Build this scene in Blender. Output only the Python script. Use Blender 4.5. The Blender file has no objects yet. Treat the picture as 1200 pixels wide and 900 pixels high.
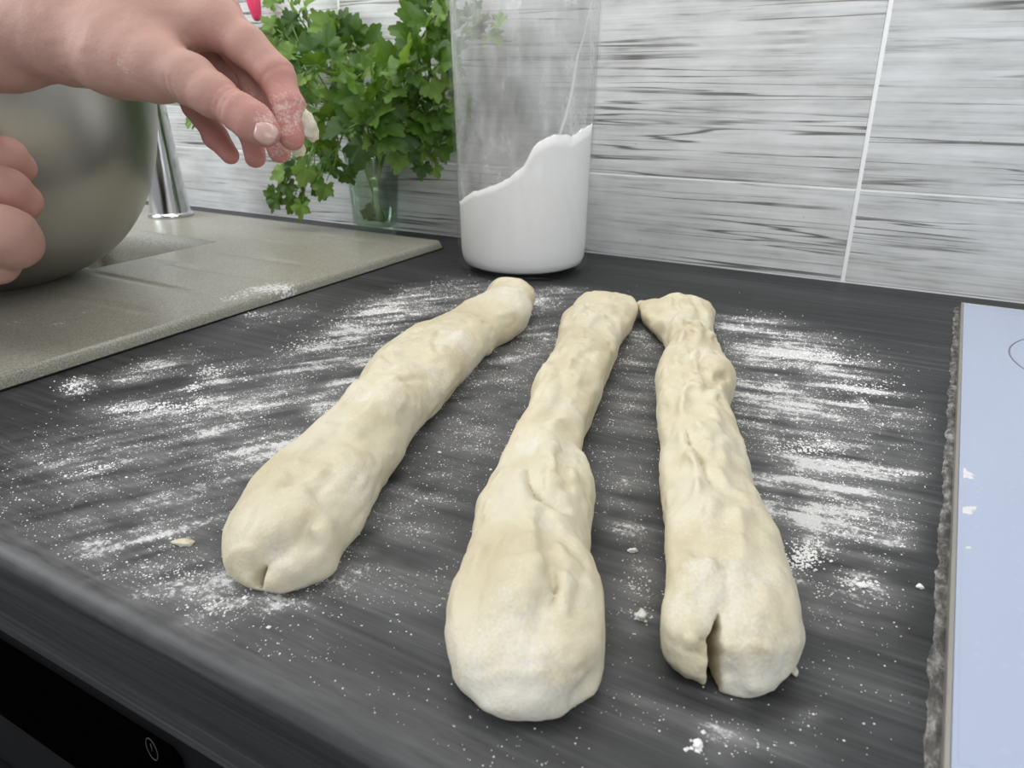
import bpy, bmesh, math, random
import numpy as np
from mathutils import Vector, Matrix

random.seed(4); RNG = np.random.default_rng(7)
scene = bpy.context.scene
COL = scene.collection

# ------------------------------------------------------------------ camera
FPX = 870.0
CAM_H = 0.18                      # metres above the worktop (worktop top is z = 0)
YAW, PITCH = math.radians(29.7), math.radians(22.4)
cam_d = bpy.data.cameras.new('camera'); cam = bpy.data.objects.new('camera', cam_d); COL.objects.link(cam)
cam.location = (0, 0, CAM_H); cam.rotation_euler = (math.pi/2 - PITCH, 0, YAW)
cam_d.sensor_width = 36; cam_d.lens = 36*FPX/1200; cam_d.clip_start = 0.01
cam_d.dof.use_dof = True; cam_d.dof.focus_distance = 0.40
cam_d.dof.aperture_fstop = (36*FPX/1200/1000)/0.0012     # small phone aperture
scene.camera = cam

# ------------------------------------------------------------------ world, lights, exposure
w = bpy.data.worlds.new('world'); scene.world = w; w.use_nodes = True
w.node_tree.nodes['Background'].inputs[0].default_value = (0.93, 0.96, 1.0, 1)
w.node_tree.nodes['Background'].inputs[1].default_value = 0.42
def area(name, loc, target, sx, sy, power, col):
    l = bpy.data.lights.new(name, 'AREA'); l.shape = 'RECTANGLE'; l.size = sx; l.size_y = sy; l.energy = power; l.color = col
    o = bpy.data.objects.new(name, l); COL.objects.link(o); o.location = loc
    o.rotation_euler = (Vector(target)-Vector(loc)).to_track_quat('-Z', 'Y').to_euler()
    return o
area('ceiling_lamp', (-0.55, 0.05, 1.50), (-0.35, 0.45, 0), 1.0, 0.7, 9.0, (1.0, 0.97, 0.93))
area('side_window_light', (-1.75, -0.45, 1.0), (-0.75, 0.75, 0.2), 0.9, 0.9, 27, (0.91, 0.955, 1.0))
area('window_light', (1.5, -1.1, 0.9), (-0.35, 0.6, 0.1), 1.1, 1.2, 24, (0.90, 0.95, 1.0))
area('under_cabinet_lamp', (-0.70, 0.60, 0.62), (-0.70, 0.67, 0), 1.6, 0.06, 3.8, (1.0, 0.98, 0.95))
scene.view_settings.view_transform = 'Standard'; scene.view_settings.look = 'None'
scene.view_settings.gamma = 1.0; scene.view_settings.use_curve_mapping = False
scene.view_settings.exposure = -0.2

# ------------------------------------------------------------------ measuring helpers
CF = np.array([-math.sin(YAW)*math.cos(PITCH), math.cos(YAW)*math.cos(PITCH), -math.sin(PITCH)])
CR = np.array([math.cos(YAW), math.sin(YAW), 0.0]); CU = np.cross(CR, CF); CC = np.array([0, 0, CAM_H])
def ray(x, y): return CF + CR*(x-600)/FPX + CU*(450-y)/FPX
def G(x, y, z=0.0): d = ray(x, y); return CC + d*((z-CAM_H)/d[2])          # point on a level plane
def YP(x, y, Y): d = ray(x, y); return CC + d*(Y/d[1])                      # point on a plane parallel to the wall
def A(x, y, dep): return CC + ray(x, y)*dep                                 # point at a distance

# ------------------------------------------------------------------ mesh helpers
def link(name, me, mat=None, parent=None):
    o = bpy.data.objects.new(name, me); COL.objects.link(o)
    if mat is not None and len(me.materials) == 0: me.materials.append(mat)
    if parent is not None: o.parent = parent
    return o
def npmesh(name, v, f, smooth=True):
    v = np.asarray(v, np.float32); f = np.asarray(f, np.int32); k = f.shape[1]
    me = bpy.data.meshes.new(name); me.vertices.add(len(v)); me.vertices.foreach_set('co', v.ravel())
    me.loops.add(f.size); me.loops.foreach_set('vertex_index', f.ravel())
    me.polygons.add(len(f)); me.polygons.foreach_set('loop_start', np.arange(0, f.size, k, dtype=np.int32))
    me.polygons.foreach_set('loop_total', np.full(len(f), k, np.int32))
    me.polygons.foreach_set('use_smooth', np.full(len(f), smooth, bool))
    me.update(calc_edges=True); me.validate(); return me
def attr(me, name, vals):
    a = me.attributes.new(name, 'FLOAT', 'POINT'); a.data.foreach_set('value', np.asarray(vals, np.float32))
def bmobj(name, bm, mat, parent=None, smooth=False):
    me = bpy.data.meshes.new(name); bm.normal_update(); bm.to_mesh(me); bm.free()
    if smooth: me.polygons.foreach_set('use_smooth', [True]*len(me.polygons))
    return link(name, me, mat, parent)
def box(bm, lo, hi, bev=0.0, seg=2):
    r = bmesh.ops.create_cube(bm, size=1.0); vs = r['verts']
    for q in vs: q.co = Vector([(lo[i]+hi[i])/2 + q.co[i]*(hi[i]-lo[i]) for i in range(3)])
    if bev > 0:
        es = list({e for q in vs for e in q.link_edges})
        bmesh.ops.bevel(bm, geom=es, offset=bev, segments=seg, profile=0.5, affect='EDGES')
def boxobj(name, lo, hi, mat, parent=None, bev=0.0, seg=2):
    bm = bmesh.new(); box(bm, lo, hi, bev, seg); return bmobj(name, bm, mat, parent)
def lathe(name, prof, mat, parent=None, seg=64, loc=(0, 0, 0), close=False):
    n = len(prof); a = np.linspace(0, 2*math.pi, seg, endpoint=False); v = []
    for r, z in prof: v.append(np.c_[loc[0]+r*np.cos(a), loc[1]+r*np.sin(a), np.full(seg, loc[2]+z)])
    v = np.concatenate(v); f = []
    for i in range(n if close else n-1):
        j = (i+1) % n
        for k in range(seg): f.append((i*seg+k, i*seg+(k+1) % seg, j*seg+(k+1) % seg, j*seg+k))
    return link(name, npmesh(name, v, f), mat, parent)
def tube(name, pts, rad, mat, parent=None, seg=8):
    pts = [np.asarray(p, float) for p in pts]; n = len(pts); v = []; f = []
    rad = [rad]*n if np.isscalar(rad) else rad; ref = np.array([.31, .2, .93])
    for i in range(n):
        t = pts[min(i+1, n-1)]-pts[max(i-1, 0)]; t /= np.linalg.norm(t)+1e-9
        u = np.cross(t, ref); u /= np.linalg.norm(u)+1e-9; b = np.cross(t, u)
        for k in range(seg):
            an = 2*math.pi*k/seg; v.append(pts[i]+rad[i]*(math.cos(an)*u+math.sin(an)*b))
    for i in range(n-1):
        for k in range(seg): f.append((i*seg+k, i*seg+(k+1) % seg, (i+1)*seg+(k+1) % seg, (i+1)*seg+k))
    me = bpy.data.meshes.new(name); me.from_pydata([tuple(q) for q in v], [], f+[tuple(range(seg))[::-1], tuple(range((n-1)*seg, n*seg))])
    me.polygons.foreach_set('use_smooth', [True]*len(me.polygons)); me.update()
    return link(name, me, mat, parent)
def catmull(pts, n=6):
    p = [np.asarray(q, float) for q in pts]; p = [2*p[0]-p[1]]+p+[2*p[-1]-p[-2]]; out = []
    for i in range(1, len(p)-2):
        for k in range(n):
            t = k/n; out.append(.5*((2*p[i])+(-p[i-1]+p[i+1])*t+(2*p[i-1]-5*p[i]+4*p[i+1]-p[i+2])*t*t+(-p[i-1]+3*p[i]-3*p[i+1]+p[i+2])*t**3))
    return out+[p[-2]]
def empty(name, loc=(0, 0, 0)):
    o = bpy.data.objects.new(name, None); COL.objects.link(o); o.location = loc; o.empty_display_size = 0.02; return o
def tag(o, label, cat, group=None, kind=None):
    o['label'] = label; o['category'] = cat
    if group: o['group'] = group
    if kind: o['kind'] = kind
    return o

# 3-D value noise and surface nets, for dough and hands
LAT = RNG.random((32, 32, 32)).astype(np.float32)
def vnoise(p):
    p = np.asarray(p, np.float32); i = np.floor(p).astype(np.int32); f = p-i; f = f*f*(3-2*f)
    i0 = i & 31; i1 = (i+1) & 31; x, y, z = f[..., 0], f[..., 1], f[..., 2]
    def L(a, b, c): return LAT[a[..., 0], b[..., 1], c[..., 2]]
    c00 = L(i0, i0, i0)*(1-x)+L(i1, i0, i0)*x; c10 = L(i0, i1, i0)*(1-x)+L(i1, i1, i0)*x
    c01 = L(i0, i0, i1)*(1-x)+L(i1, i0, i1)*x; c11 = L(i0, i1, i1)*(1-x)+L(i1, i1, i1)*x
    return (c00*(1-y)+c10*y)*(1-z)+(c01*(1-y)+c11*y)*z - 0.5
def grid_points(lo, hi, h):
    ax = [np.arange(lo[i], hi[i]+h, h, dtype=np.float32) for i in range(3)]
    return np.stack(np.meshgrid(*ax, indexing='ij'), -1)
def surface_nets(F, lo, h):
    s = F < 0; nx, ny, nz = F.shape
    c = [(i, j, k) for i in (0, 1) for j in (0, 1) for k in (0, 1)]
    cnt = np.zeros((nx-1, ny-1, nz-1), np.int8)
    for i, j, k in c: cnt += s[i:nx-1+i, j:ny-1+j, k:nz-1+k]
    act = np.argwhere((cnt > 0) & (cnt < 8)); idx = np.full(cnt.shape, -1, np.int32); idx[tuple(act.T)] = np.arange(len(act))
    acc = np.zeros((len(act), 3), np.float32); num = np.zeros(len(act), np.float32)
    for a in c:
        for ax in range(3):
            if a[ax]: continue
            b = list(a); b[ax] = 1
            fa = F[act[:, 0]+a[0], act[:, 1]+a[1], act[:, 2]+a[2]]; fb = F[act[:, 0]+b[0], act[:, 1]+b[1], act[:, 2]+b[2]]
            m = (fa < 0) != (fb < 0); t = np.where(m, fa/np.where(m, fa-fb, 1), 0)
            q = np.tile(np.array(a, np.float32), (len(act), 1)); q[:, ax] += t
            acc += q*m[:, None]; num += m
    V = (act+acc/num[:, None])*h+np.asarray(lo, np.float32)
    Q = []
    for ax in range(3):
        sl0 = [slice(1, -1)]*3; sl1 = [slice(1, -1)]*3
        sl0[ax] = slice(0, -1); sl1[ax] = slice(1, None)
        a, b = s[tuple(sl0)], s[tuple(sl1)]; e = np.argwhere(a != b); flip = a[tuple(e.T)]
        off = np.ones(3, int); off[ax] = 0; e = e+off
        u, v = (ax+1) % 3, (ax+2) % 3; du = np.zeros(3, int); du[u] = 1; dv = np.zeros(3, int); dv[v] = 1
        g = lambda p: idx[tuple(p.T)]
        q = np.stack([g(e-du-dv), g(e-dv), g(e), g(e-du)], 1)
        q[~flip] = q[~flip][:, ::-1]; Q.append(q)
    return V, np.concatenate(Q)
def polydist(P, pts):
    best = None
    for a, b in zip(pts[:-1], pts[1:]):
        ab = (b-a).astype(np.float32); t = np.clip(((P-a.astype(np.float32))@ab)/max(float(ab@ab), 1e-12), 0, 1)
        d = np.linalg.norm(P-(a.astype(np.float32)+t[..., None]*ab), axis=-1)
        best = d if best is None else np.minimum(best, d)
    return best

# ------------------------------------------------------------------ material helpers
class NT:
    def __init__(s, name):
        s.m = bpy.data.materials.new(name); s.m.use_nodes = True; s.t = s.m.node_tree; s.t.nodes.clear()
        s.out = s.t.nodes.new('ShaderNodeOutputMaterial')
    def n(s, ty, **kw):
        nd = s.t.nodes.new(ty)
        for k, v in kw.items():
            if hasattr(nd, k) and k not in nd.inputs: setattr(nd, k, v)
            else: s.set(nd.inputs[k], v)
        return nd
    def set(s, sock, v):
        if hasattr(v, 'is_linked') or isinstance(v, bpy.types.NodeSocket): s.t.links.new(v, sock)
        elif isinstance(v, bpy.types.Node): s.t.links.new(v.outputs[0], sock)
        else:
            if isinstance(v, (tuple, list)) and sock.type == 'RGBA' and len(v) == 3: v = (*v, 1)
            sock.default_value = v
    def math(s, op, a, b=0.0, c=None, clamp=False):
        nd = s.t.nodes.new('ShaderNodeMath'); nd.operation = op; nd.use_clamp = clamp; s.set(nd.inputs[0], a); s.set(nd.inputs[1], b)
        if c is not None: s.set(nd.inputs[2], c)
        return nd.outputs[0]
    def mix(s, f, a, b, blend='MIX'):
        nd = s.t.nodes.new('ShaderNodeMix'); nd.data_type = 'RGBA'; nd.blend_type = blend
        s.set(nd.inputs[0], f); s.set(nd.inputs[6], a); s.set(nd.inputs[7], b); return nd.outputs[2]
    def coords(s, scale=(1, 1, 1), rot=(0, 0, 0), loc=(0, 0, 0), kind='Object'):
        tc = s.t.nodes.new('ShaderNodeTexCoord'); mp = s.t.nodes.new('ShaderNodeMapping')
        s.t.links.new(tc.outputs[kind], mp.inputs[0]); mp.inputs[1].default_value = loc; mp.inputs[2].default_value = rot; mp.inputs[3].default_value = scale
        return mp.outputs[0]
    def noise(s, vec, scale, detail=3, rough=.55, dist=0.0):
        nd = s.t.nodes.new('ShaderNodeTexNoise'); s.t.links.new(vec, nd.inputs['Vector'])
        nd.inputs['Scale'].default_value = scale; nd.inputs['Detail'].default_value = detail
        nd.inputs['Roughness'].default_value = rough; nd.inputs['Distortion'].default_value = dist
        return nd.outputs[0]
    def ramp(s, f, stops):
        nd = s.t.nodes.new('ShaderNodeValToRGB'); e = nd.color_ramp.elements
        while len(e) < len(stops): e.new(0.5)
        for q, (p, c) in zip(e, stops): q.position = p; q.color = (*c, 1) if len(c) == 3 else c
        s.set(nd.inputs[0], f); return nd.outputs[0]
    def attr(s, name):
        nd = s.t.nodes.new('ShaderNodeAttribute'); nd.attribute_name = name; return nd.outputs['Fac']
    def bump(s, h, strength=.3, dist=.001):
        nd = s.t.nodes.new('ShaderNodeBump'); nd.inputs['Strength'].default_value = strength; nd.inputs['Distance'].default_value = dist
        s.set(nd.inputs['Height'], h); return nd.outputs[0]
    def pbr(s, **kw):
        nd = s.t.nodes.new('ShaderNodeBsdfPrincipled')
        for k, v in kw.items(): s.set(nd.inputs[k.replace('_', ' ')], v)
        s.t.links.new(nd.outputs[0], s.out.inputs[0]); return nd
def g3(v): return (v, v, v)
def plain(name, col, rough=.5, metal=0.0, spec=.5, var=.06, scale=60):
    m = NT(name); n = m.noise(m.coords(), scale, 3)
    c = m.mix(n, tuple(x*(1-var) for x in col), tuple(min(1, x*(1+var)) for x in col))
    m.pbr(Base_Color=c, Roughness=rough, Metallic=metal, Specular_IOR_Level=spec); return m.m

FLOUR_C = (0.74, 0.735, 0.72)
def mat_worktop(flour=True):
    m = NT('dark_wood_laminate'); co = m.coords()
    s1 = m.noise(m.coords(scale=(2.2, 60, 60)), 3.0, 5, .6, .4)
    s2 = m.noise(m.coords(scale=(4, 220, 220)), 2.2, 4, .65)
    s3 = m.noise(m.coords(scale=(1.2, 14, 14)), 1.6, 2)
    # printed boards about 9 cm wide, running along the worktop
    br = m.n('ShaderNodeTexBrick', offset=.37, Vector=m.coords(scale=(1, 1, 1), loc=(.13, .02, 0)), Color1=g3(.25), Color2=g3(.75), Mortar=g3(.35), Scale=1.0)
    br.inputs['Mortar Size'].default_value = .0006; br.inputs['Brick Width'].default_value = .62; br.inputs['Row Height'].default_value = .088
    v = m.math('ADD', m.math('MULTIPLY', s1, .45), m.math('ADD', m.math('MULTIPLY', s2, .33), m.math('MULTIPLY', s3, .22)))
    v = m.math('ADD', v, m.math('MULTIPLY', m.math('SUBTRACT', br.outputs[0], .5), .16))
    c = m.ramp(v, [(.34, (.005, .005, .0055)), (.45, (.021, .0215, .0225)), (.55, (.040, .041, .043)), (.68, (.098, .10, .103))])
    d = m.attr('flour')
    n1 = m.noise(m.coords(scale=(9, 60, 1)), 7.0, 3, .6, .3)      # swipes of the hand
    n2 = m.noise(co, 420.0, 2, .7)                                # grains
    n3 = m.noise(co, 95.0, 4, .65)                                # clumps
    e = m.math('ADD', m.math('MULTIPLY', m.math('SUBTRACT', n1, .5), .7), m.math('ADD', m.math('MULTIPLY', m.math('SUBTRACT', n2, .5), 1.5), m.math('MULTIPLY', m.math('SUBTRACT', n3, .5), 1.5)))
    e = m.math('MULTIPLY', e, m.math('MINIMUM', m.math('MULTIPLY', d, 1.7), 1.0))
    k = m.math('MULTIPLY', m.math('SUBTRACT', m.math('ADD', m.math('MULTIPLY', d, .90), e), .60), 1.9, clamp=True)
    hz = m.math('MULTIPLY', m.math('MULTIPLY', d, m.math('ADD', n1, .15)), .46, clamp=True)
    k = m.math('MAXIMUM', k, hz)
    c = m.mix(m.math('MULTIPLY', k, .86), c, FLOUR_C)
    r = m.math('ADD', m.math('MULTIPLY', k, .5), m.math('ADD', .40, m.math('MULTIPLY', s2, .16)))
    h = m.math('ADD', m.math('MULTIPLY', s2, .25), m.math('MULTIPLY', k, 1.3))
    m.pbr(Base_Color=c, Roughness=r, Specular_IOR_Level=.36, Normal=m.bump(h, .5, .0006)); return m.m
M = {}
M['worktop'] = mat_worktop()
def mat_tile():
    m = NT('whitewashed_wood_tile')
    oi = m.n('ShaderNodeObjectInfo'); off = m.math('MULTIPLY', oi.outputs['Random'], 37.0)
    cb = m.n('ShaderNodeCombineXYZ', X=off, Y=0.0, Z=off)
    def co(sc):
        tc = m.n('ShaderNodeTexCoord'); ad = m.n('ShaderNodeVectorMath', operation='ADD'); m.set(ad.inputs[0], tc.outputs['Object']); m.set(ad.inputs[1], cb.outputs[0])
        mp = m.n('ShaderNodeMapping'); m.set(mp.inputs[0], ad.outputs[0]); mp.inputs[3].default_value = sc; return mp.outputs[0]
    warp = m.noise(co((3, 1, 12)), 1.5, 2)
    a = m.noise(co((1.6, 1, 38)), 2.6, 5, .62, .5)
    b = m.noise(co((5, 1, 150)), 2.2, 4, .6, .3)
    cdk = m.noise(co((.9, 1, 40)), 2.0, 3, .45, .35)
    blot = m.noise(co((7, 1, 16)), 1.7, 4, .6)
    fine = m.noise(co((1.6, 1, 170)), 1.6, 2, .5, .15)
    base = m.ramp(m.math('ADD', m.math('MULTIPLY', a, .34), m.math('ADD', m.math('MULTIPLY', blot, .42), m.math('MULTIPLY', b, .24))),
                  [(.36, (.36, .36, .345)), (.46, (.51, .515, .505)), (.56, (.62, .625, .62)), (.68, (.71, .72, .73))])
    lines = m.math('SUBTRACT', m.math('ABSOLUTE', m.math('SUBTRACT', cdk, .5)), 0.0)
    lm = m.math('MULTIPLY', m.math('SUBTRACT', .020, lines), 65, clamp=True)
    lm = m.math('MULTIPLY', lm, m.ramp(m.noise(co((2.5, 1, 9)), 2.2, 3), [(.41, g3(0)), (.55, g3(1))]))
    fl = m.ramp(fine, [(.36, g3(.45)), (.47, g3(0))])
    fl = m.math('MULTIPLY', fl, m.ramp(m.noise(co((3, 1, 14)), 1.6, 2), [(.42, g3(.15)), (.6, g3(1))]))
    bk = m.math('MULTIPLY', m.ramp(b, [(.33, g3(1)), (.42, g3(0))]), m.ramp(blot, [(.40, g3(1)), (.55, g3(.1))]))
    c = m.mix(m.math('MULTIPLY', bk, .55), base, (.17, .165, .155))
    c = m.mix(m.math('MULTIPLY', fl, .8), c, (.30, .295, .28))
    c = m.mix(m.math('MULTIPLY', lm, .85), c, (.07, .067, .06))
    sp = m.noise(co((40, 1, 40)), 2.0, 2)
    c = m.mix(m.math('MULTIPLY', m.ramp(sp, [(.735, g3(0)), (.76, g3(1))]), .5), c, (.32, .26, .10))
    h = m.math('ADD', m.math('MULTIPLY', a, .4), m.math('SUBTRACT', m.math('MULTIPLY', fine, .5), lm))
    m.pbr(Base_Color=c, Roughness=.42, Specular_IOR_Level=.4, Normal=m.bump(h, .25, .0006)); return m.m
M['tile'] = mat_tile()
M['grout'] = plain('white_grout', (.80, .80, .79), .8)
def mat_sink():
    m = NT('beige_composite'); co = m.coords()
    n = m.noise(co, 900, 2, .6); n2 = m.noise(co, 14, 3)
    c = m.ramp(n, [(.36, (.20, .19, .152)), (.5, (.29, .278, .225)), (.64, (.42, .405, .34))])
    c = m.mix(m.math('MULTIPLY', n2, .35), c, (.24, .235, .20))
    f = m.attr('flour'); k = m.math('MULTIPLY', m.math('SUBTRACT', m.math('ADD', f, m.math('MULTIPLY', m.noise(co, 330, 3), 1.4)), 1.12), 6, clamp=True)
    c = m.mix(k, c, FLOUR_C)
    m.pbr(Base_Color=c, Roughness=m.math('ADD', .24, m.math('MULTIPLY', n2, .2)), Specular_IOR_Level=.5, Normal=m.bump(n, .08, .0003)); return m.m
M['sink'] = mat_sink()
def mat_steel(name, col, rough, aniso=True):
    m = NT(name)
    n = m.noise(m.coords(scale=(1, 1, 1)), 9, 3); s = m.noise(m.coords(scale=(25, 25, 900)), 1.0, 2) if aniso else m.noise(m.coords(), 50, 2)
    sm = m.noise(m.coords(), 38, 4, .6)
    r = m.math('ADD', rough-.08, m.math('ADD', m.math('MULTIPLY', n, .12), m.math('MULTIPLY', sm, .06)))
    c = m.mix(m.math('MULTIPLY', sm, .5), col, tuple(x*.86 for x in col))
    m.pbr(Base_Color=c, Metallic=1.0, Roughness=r, Normal=m.bump(s, .05 if aniso else 0, .0004)); return m.m
M['bowl'] = mat_steel('brushed_steel', (.47, .455, .42), .32)
M['chrome'] = mat_steel('chrome', (.72, .73, .74), .13, False)
def mat_glass(name, tint, base=.045, rough=.02):
    m = NT(name)
    tr = m.n('ShaderNodeBsdfTransparent', Color=(*tint, 1)); gl = m.n('ShaderNodeBsdfGlossy', Roughness=rough, Color=(1, 1, 1, 1))
    fr = m.n('ShaderNodeLayerWeight', Blend=.22)
    f = m.math('ADD', base, m.math('MULTIPLY', m.math('POWER', fr.outputs['Facing'], 2.5), .55), clamp=True)
    mx = m.n('ShaderNodeMixShader'); m.set(mx.inputs[0], f); m.set(mx.inputs[1], tr); m.set(mx.inputs[2], gl)
    m.t.links.new(mx.outputs[0], m.out.inputs[0]); return m.m
M['jar'] = mat_glass('clear_plastic', (.995, .997, .997), .02)
M['glass'] = mat_glass('clear_glass', (.93, .965, .94), .07)
M['water'] = mat_glass('still_water', (.84, .92, .84), .03)
def mat_film():
    m = NT('flour_film'); co = m.coords(scale=(1, 1, .45)); n = m.noise(co, 60, 5, .7); n2 = m.noise(co, 14, 3); n3 = m.noise(m.coords(scale=(3, 3, .25)), 22, 3)
    k = m.ramp(m.math('ADD', m.math('MULTIPLY', n, .42), m.math('ADD', m.math('MULTIPLY', n2, .36), m.math('MULTIPLY', n3, .22))), [(.38, g3(.06)), (.54, g3(.24)), (.66, g3(.62))])
    k = m.math('MAXIMUM', k, m.math('MULTIPLY', m.math('MULTIPLY', m.attr('streak'), m.math('ADD', n, .35)), 1.0, clamp=True))
    d = m.n('ShaderNodeBsdfDiffuse', Color=(.86, .86, .85, 1)); tr = m.n('ShaderNodeBsdfTransparent')
    mx = m.n('ShaderNodeMixShader'); m.set(mx.inputs[0], k); m.set(mx.inputs[1], tr.outputs[0]); m.set(mx.inputs[2], d.outputs[0])
    m.t.links.new(mx.outputs[0], m.out.inputs[0]); return m.m
M['film'] = mat_film()
def mat_flour():
    m = NT('white_flour'); n = m.noise(m.coords(), 160, 4, .6)
    c = m.mix(n, (.86, .85, .83), (.92, .91, .89))
    m.pbr(Base_Color=c, Roughness=.95, Specular_IOR_Level=.1, Normal=m.bump(n, .35, .001)); return m.m
M['flour'] = mat_flour()
def mat_dough():
    m = NT('wheat_dough'); co = m.coords()
    n = m.noise(co, 26, 4, .6); n2 = m.noise(co, 210, 4, .65); n3 = m.noise(co, 70, 5, .7); n4 = m.noise(co, 800, 2, .6)
    c = m.ramp(n, [(.33, (.58, .50, .335)), (.5, (.64, .575, .41)), (.66, (.68, .625, .475))])
    f = m.attr('flour')
    k = m.math('ADD', m.math('MULTIPLY', f, .95), m.math('ADD', m.math('MULTIPLY', m.math('SUBTRACT', n3, .5), 1.5), m.math('MULTIPLY', m.math('SUBTRACT', n4, .5), 1.6)))
    k = m.math('MULTIPLY', m.math('SUBTRACT', k, .26), 1.5, clamp=True)
    c = m.mix(m.math('MULTIPLY', k, .60), c, (.76, .74, .69))
    h = m.math('ADD', m.math('MULTIPLY', n2, .5), m.math('ADD', n3, m.math('MULTIPLY', n4, .30)))
    m.pbr(Base_Color=c, Roughness=m.math('ADD', .50, m.math('MULTIPLY', k, .3)), Specular_IOR_Level=.4, Subsurface_Weight=.12,
          Subsurface_Radius=(.010, .007, .004), Subsurface_Scale=.6, Normal=m.bump(h, .42, .0016)); return m.m
M['dough'] = mat_dough()
def mat_skin():
    m = NT('skin'); co = m.coords()
    n = m.noise(co, 30, 4, .6); n2 = m.noise(m.coords(scale=(1, 1, 1)), 380, 3, .6); n3 = m.noise(co, 110, 4, .7); n4 = m.noise(co, 700, 2)
    c = m.mix(m.attr('pink'), (.485, .295, .24), (.50, .225, .195))
    c = m.mix(m.math('MULTIPLY', n, .30), c, (.50, .25, .20))
    k = m.math('MULTIPLY', m.math('SUBTRACT', m.math('ADD', m.attr('flour'), m.math('ADD', m.math('MULTIPLY', m.math('SUBTRACT', n3, .5), 1.8), m.math('MULTIPLY', m.math('SUBTRACT', n4, .5), 1.2))), .62), 1.8, clamp=True)
    c = m.mix(m.math('MULTIPLY', k, .6), c, (.84, .76, .72))
    vo = m.n('ShaderNodeTexVoronoi', Vector=co, Scale=620.0)
    h = m.math('ADD', m.math('MULTIPLY', n2, .8), m.math('ADD', m.math('MULTIPLY', n3, .6), m.math('MULTIPLY', vo.outputs[0], .4)))
    m.pbr(Base_Color=c, Roughness=m.math('ADD', .60, m.math('MULTIPLY', k, .25)), Specular_IOR_Level=.3, Subsurface_Weight=.18,
          Subsurface_Radius=(.010, .0035, .002), Subsurface_Scale=.6, Normal=m.bump(h, .28, .0007)); return m.m
M['skin'] = mat_skin()
M['nail'] = plain('fingernail', (.60, .375, .335), .28, 0, .5, .05, 200)
def mat_leaf():
    m = NT('parsley_leaf'); oi = m.n('ShaderNodeObjectInfo'); n = m.noise(m.coords(), 90, 3)
    c = m.ramp(m.math('ADD', m.math('MULTIPLY', oi.outputs['Random'], .6), m.math('MULTIPLY', n, .4)), [(.20, (.022, .068, .008)), (.5, (.075, .165, .018)), (.80, (.20, .33, .05))])
    p = m.pbr(Base_Color=c, Roughness=.42, Specular_IOR_Level=.45, Normal=m.bump(n, .3, .001))
    tl = m.n('ShaderNodeBsdfTranslucent', Color=m.mix(.5, c, (.22, .36, .03)))
    mx = m.n('ShaderNodeMixShader'); mx.inputs[0].default_value = .32; m.t.links.new(p.outputs[0], mx.inputs[1]); m.t.links.new(tl.outputs[0], mx.inputs[2])
    m.t.links.new(mx.outputs[0], m.out.inputs[0]); return m.m
M['leaf'] = mat_leaf()
M['stem'] = plain('parsley_stem', (.17, .30, .06), .45, 0, .4, .25, 80)
def mat_hob():
    m = NT('white_hob_glass'); co = m.coords()
    f = m.attr('flour'); k = m.math('MULTIPLY', m.math('SUBTRACT', m.math('ADD', f, m.math('MULTIPLY', m.noise(co, 300, 3), 1.2)), 1.15), 7, clamp=True)
    vo = m.n('ShaderNodeTexVoronoi', Vector=m.coords(scale=(150, 150, 150)), Scale=1.0); vo.inputs['Randomness'].default_value = .25
    dots = m.math('MULTIPLY', m.ramp(vo.outputs[0], [(.20, g3(1)), (.30, g3(0))]), .16)
    c = m.mix(dots, (.43, .485, .62), (.60, .65, .77)); c = m.mix(k, c, FLOUR_C)
    m.pbr(Base_Color=c, Roughness=.16, Specular_IOR_Level=.5); return m.m
M['hob'] = mat_hob()
M['print'] = plain('grey_print', (.17, .18, .22), .35)
M['frame'] = plain('brushed_frame', (.40, .38, .34), .35, .6)
def mat_seal():
    m = NT('floury_seal'); n = m.noise(m.coords(scale=(1, .5, 1)), 260, 4, .7)
    c = m.ramp(n, [(.40, (.06, .058, .055)), (.52, (.13, .126, .118)), (.70, (.36, .35, .33))])
    m.pbr(Base_Color=c, Roughness=.8, Normal=m.bump(n, .6, .001)); return m.m
M['seal'] = mat_seal()
M['black'] = plain('black_glass', (.0012, .0012, .0015), .25, 0, 0.0, .02)
M['fascia'] = plain('anthracite_metal', (.008, .0082, .009), .5, 0, .04, .08)
M['cabinet'] = plain('dark_cabinet', (.007, .007, .008), .5, 0, .05)
M['icon'] = plain('grey_icon', (.05, .05, .05), .6)
M['pink'] = plain('pink_silicone', (.70, .045, .13), .35, 0, .5, .05)
M['floor'] = plain('grey_floor', (.17, .165, .16), .45, 0, .4, .2, 6)
M['basin'] = mat_sink()

# ------------------------------------------------------------------ the room
WALL_Y = .756
FRONT_Y = .1165
floor = boxobj('floor', (-2.2, -1.8, -.93), (1.8, WALL_Y+.1, -.90), M['floor']); floor['kind'] = 'structure'
wall = boxobj('wall_back', (-2.2, WALL_Y+.0001, -.90), (1.8, WALL_Y+.12, 1.1), M['grout']); wall['kind'] = 'structure'
tile_mesh = {}
JX = -.069
for (z0, z1) in ((.0015, .0859), (.0870, .3870), (.3882, .6882), (.6894, .9894)):
    for k in range(-4, 3):
        x0, x1 = JX+.6*k+.0017, JX+.6*(k+1)-.0017
        key = round(z1-z0, 4)
        if key not in tile_mesh:
            bm = bmesh.new(); box(bm, (0, -.004, 0), (x1-x0, .004, z1-z0), .0007, 1)
            me = bpy.data.meshes.new('tile'); bm.to_mesh(me); bm.free(); me.materials.append(M['tile']); tile_mesh[key] = me
        t = link('tile', tile_mesh[key], None, wall); t.location = (x0, WALL_Y+.0035, z0)

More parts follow.
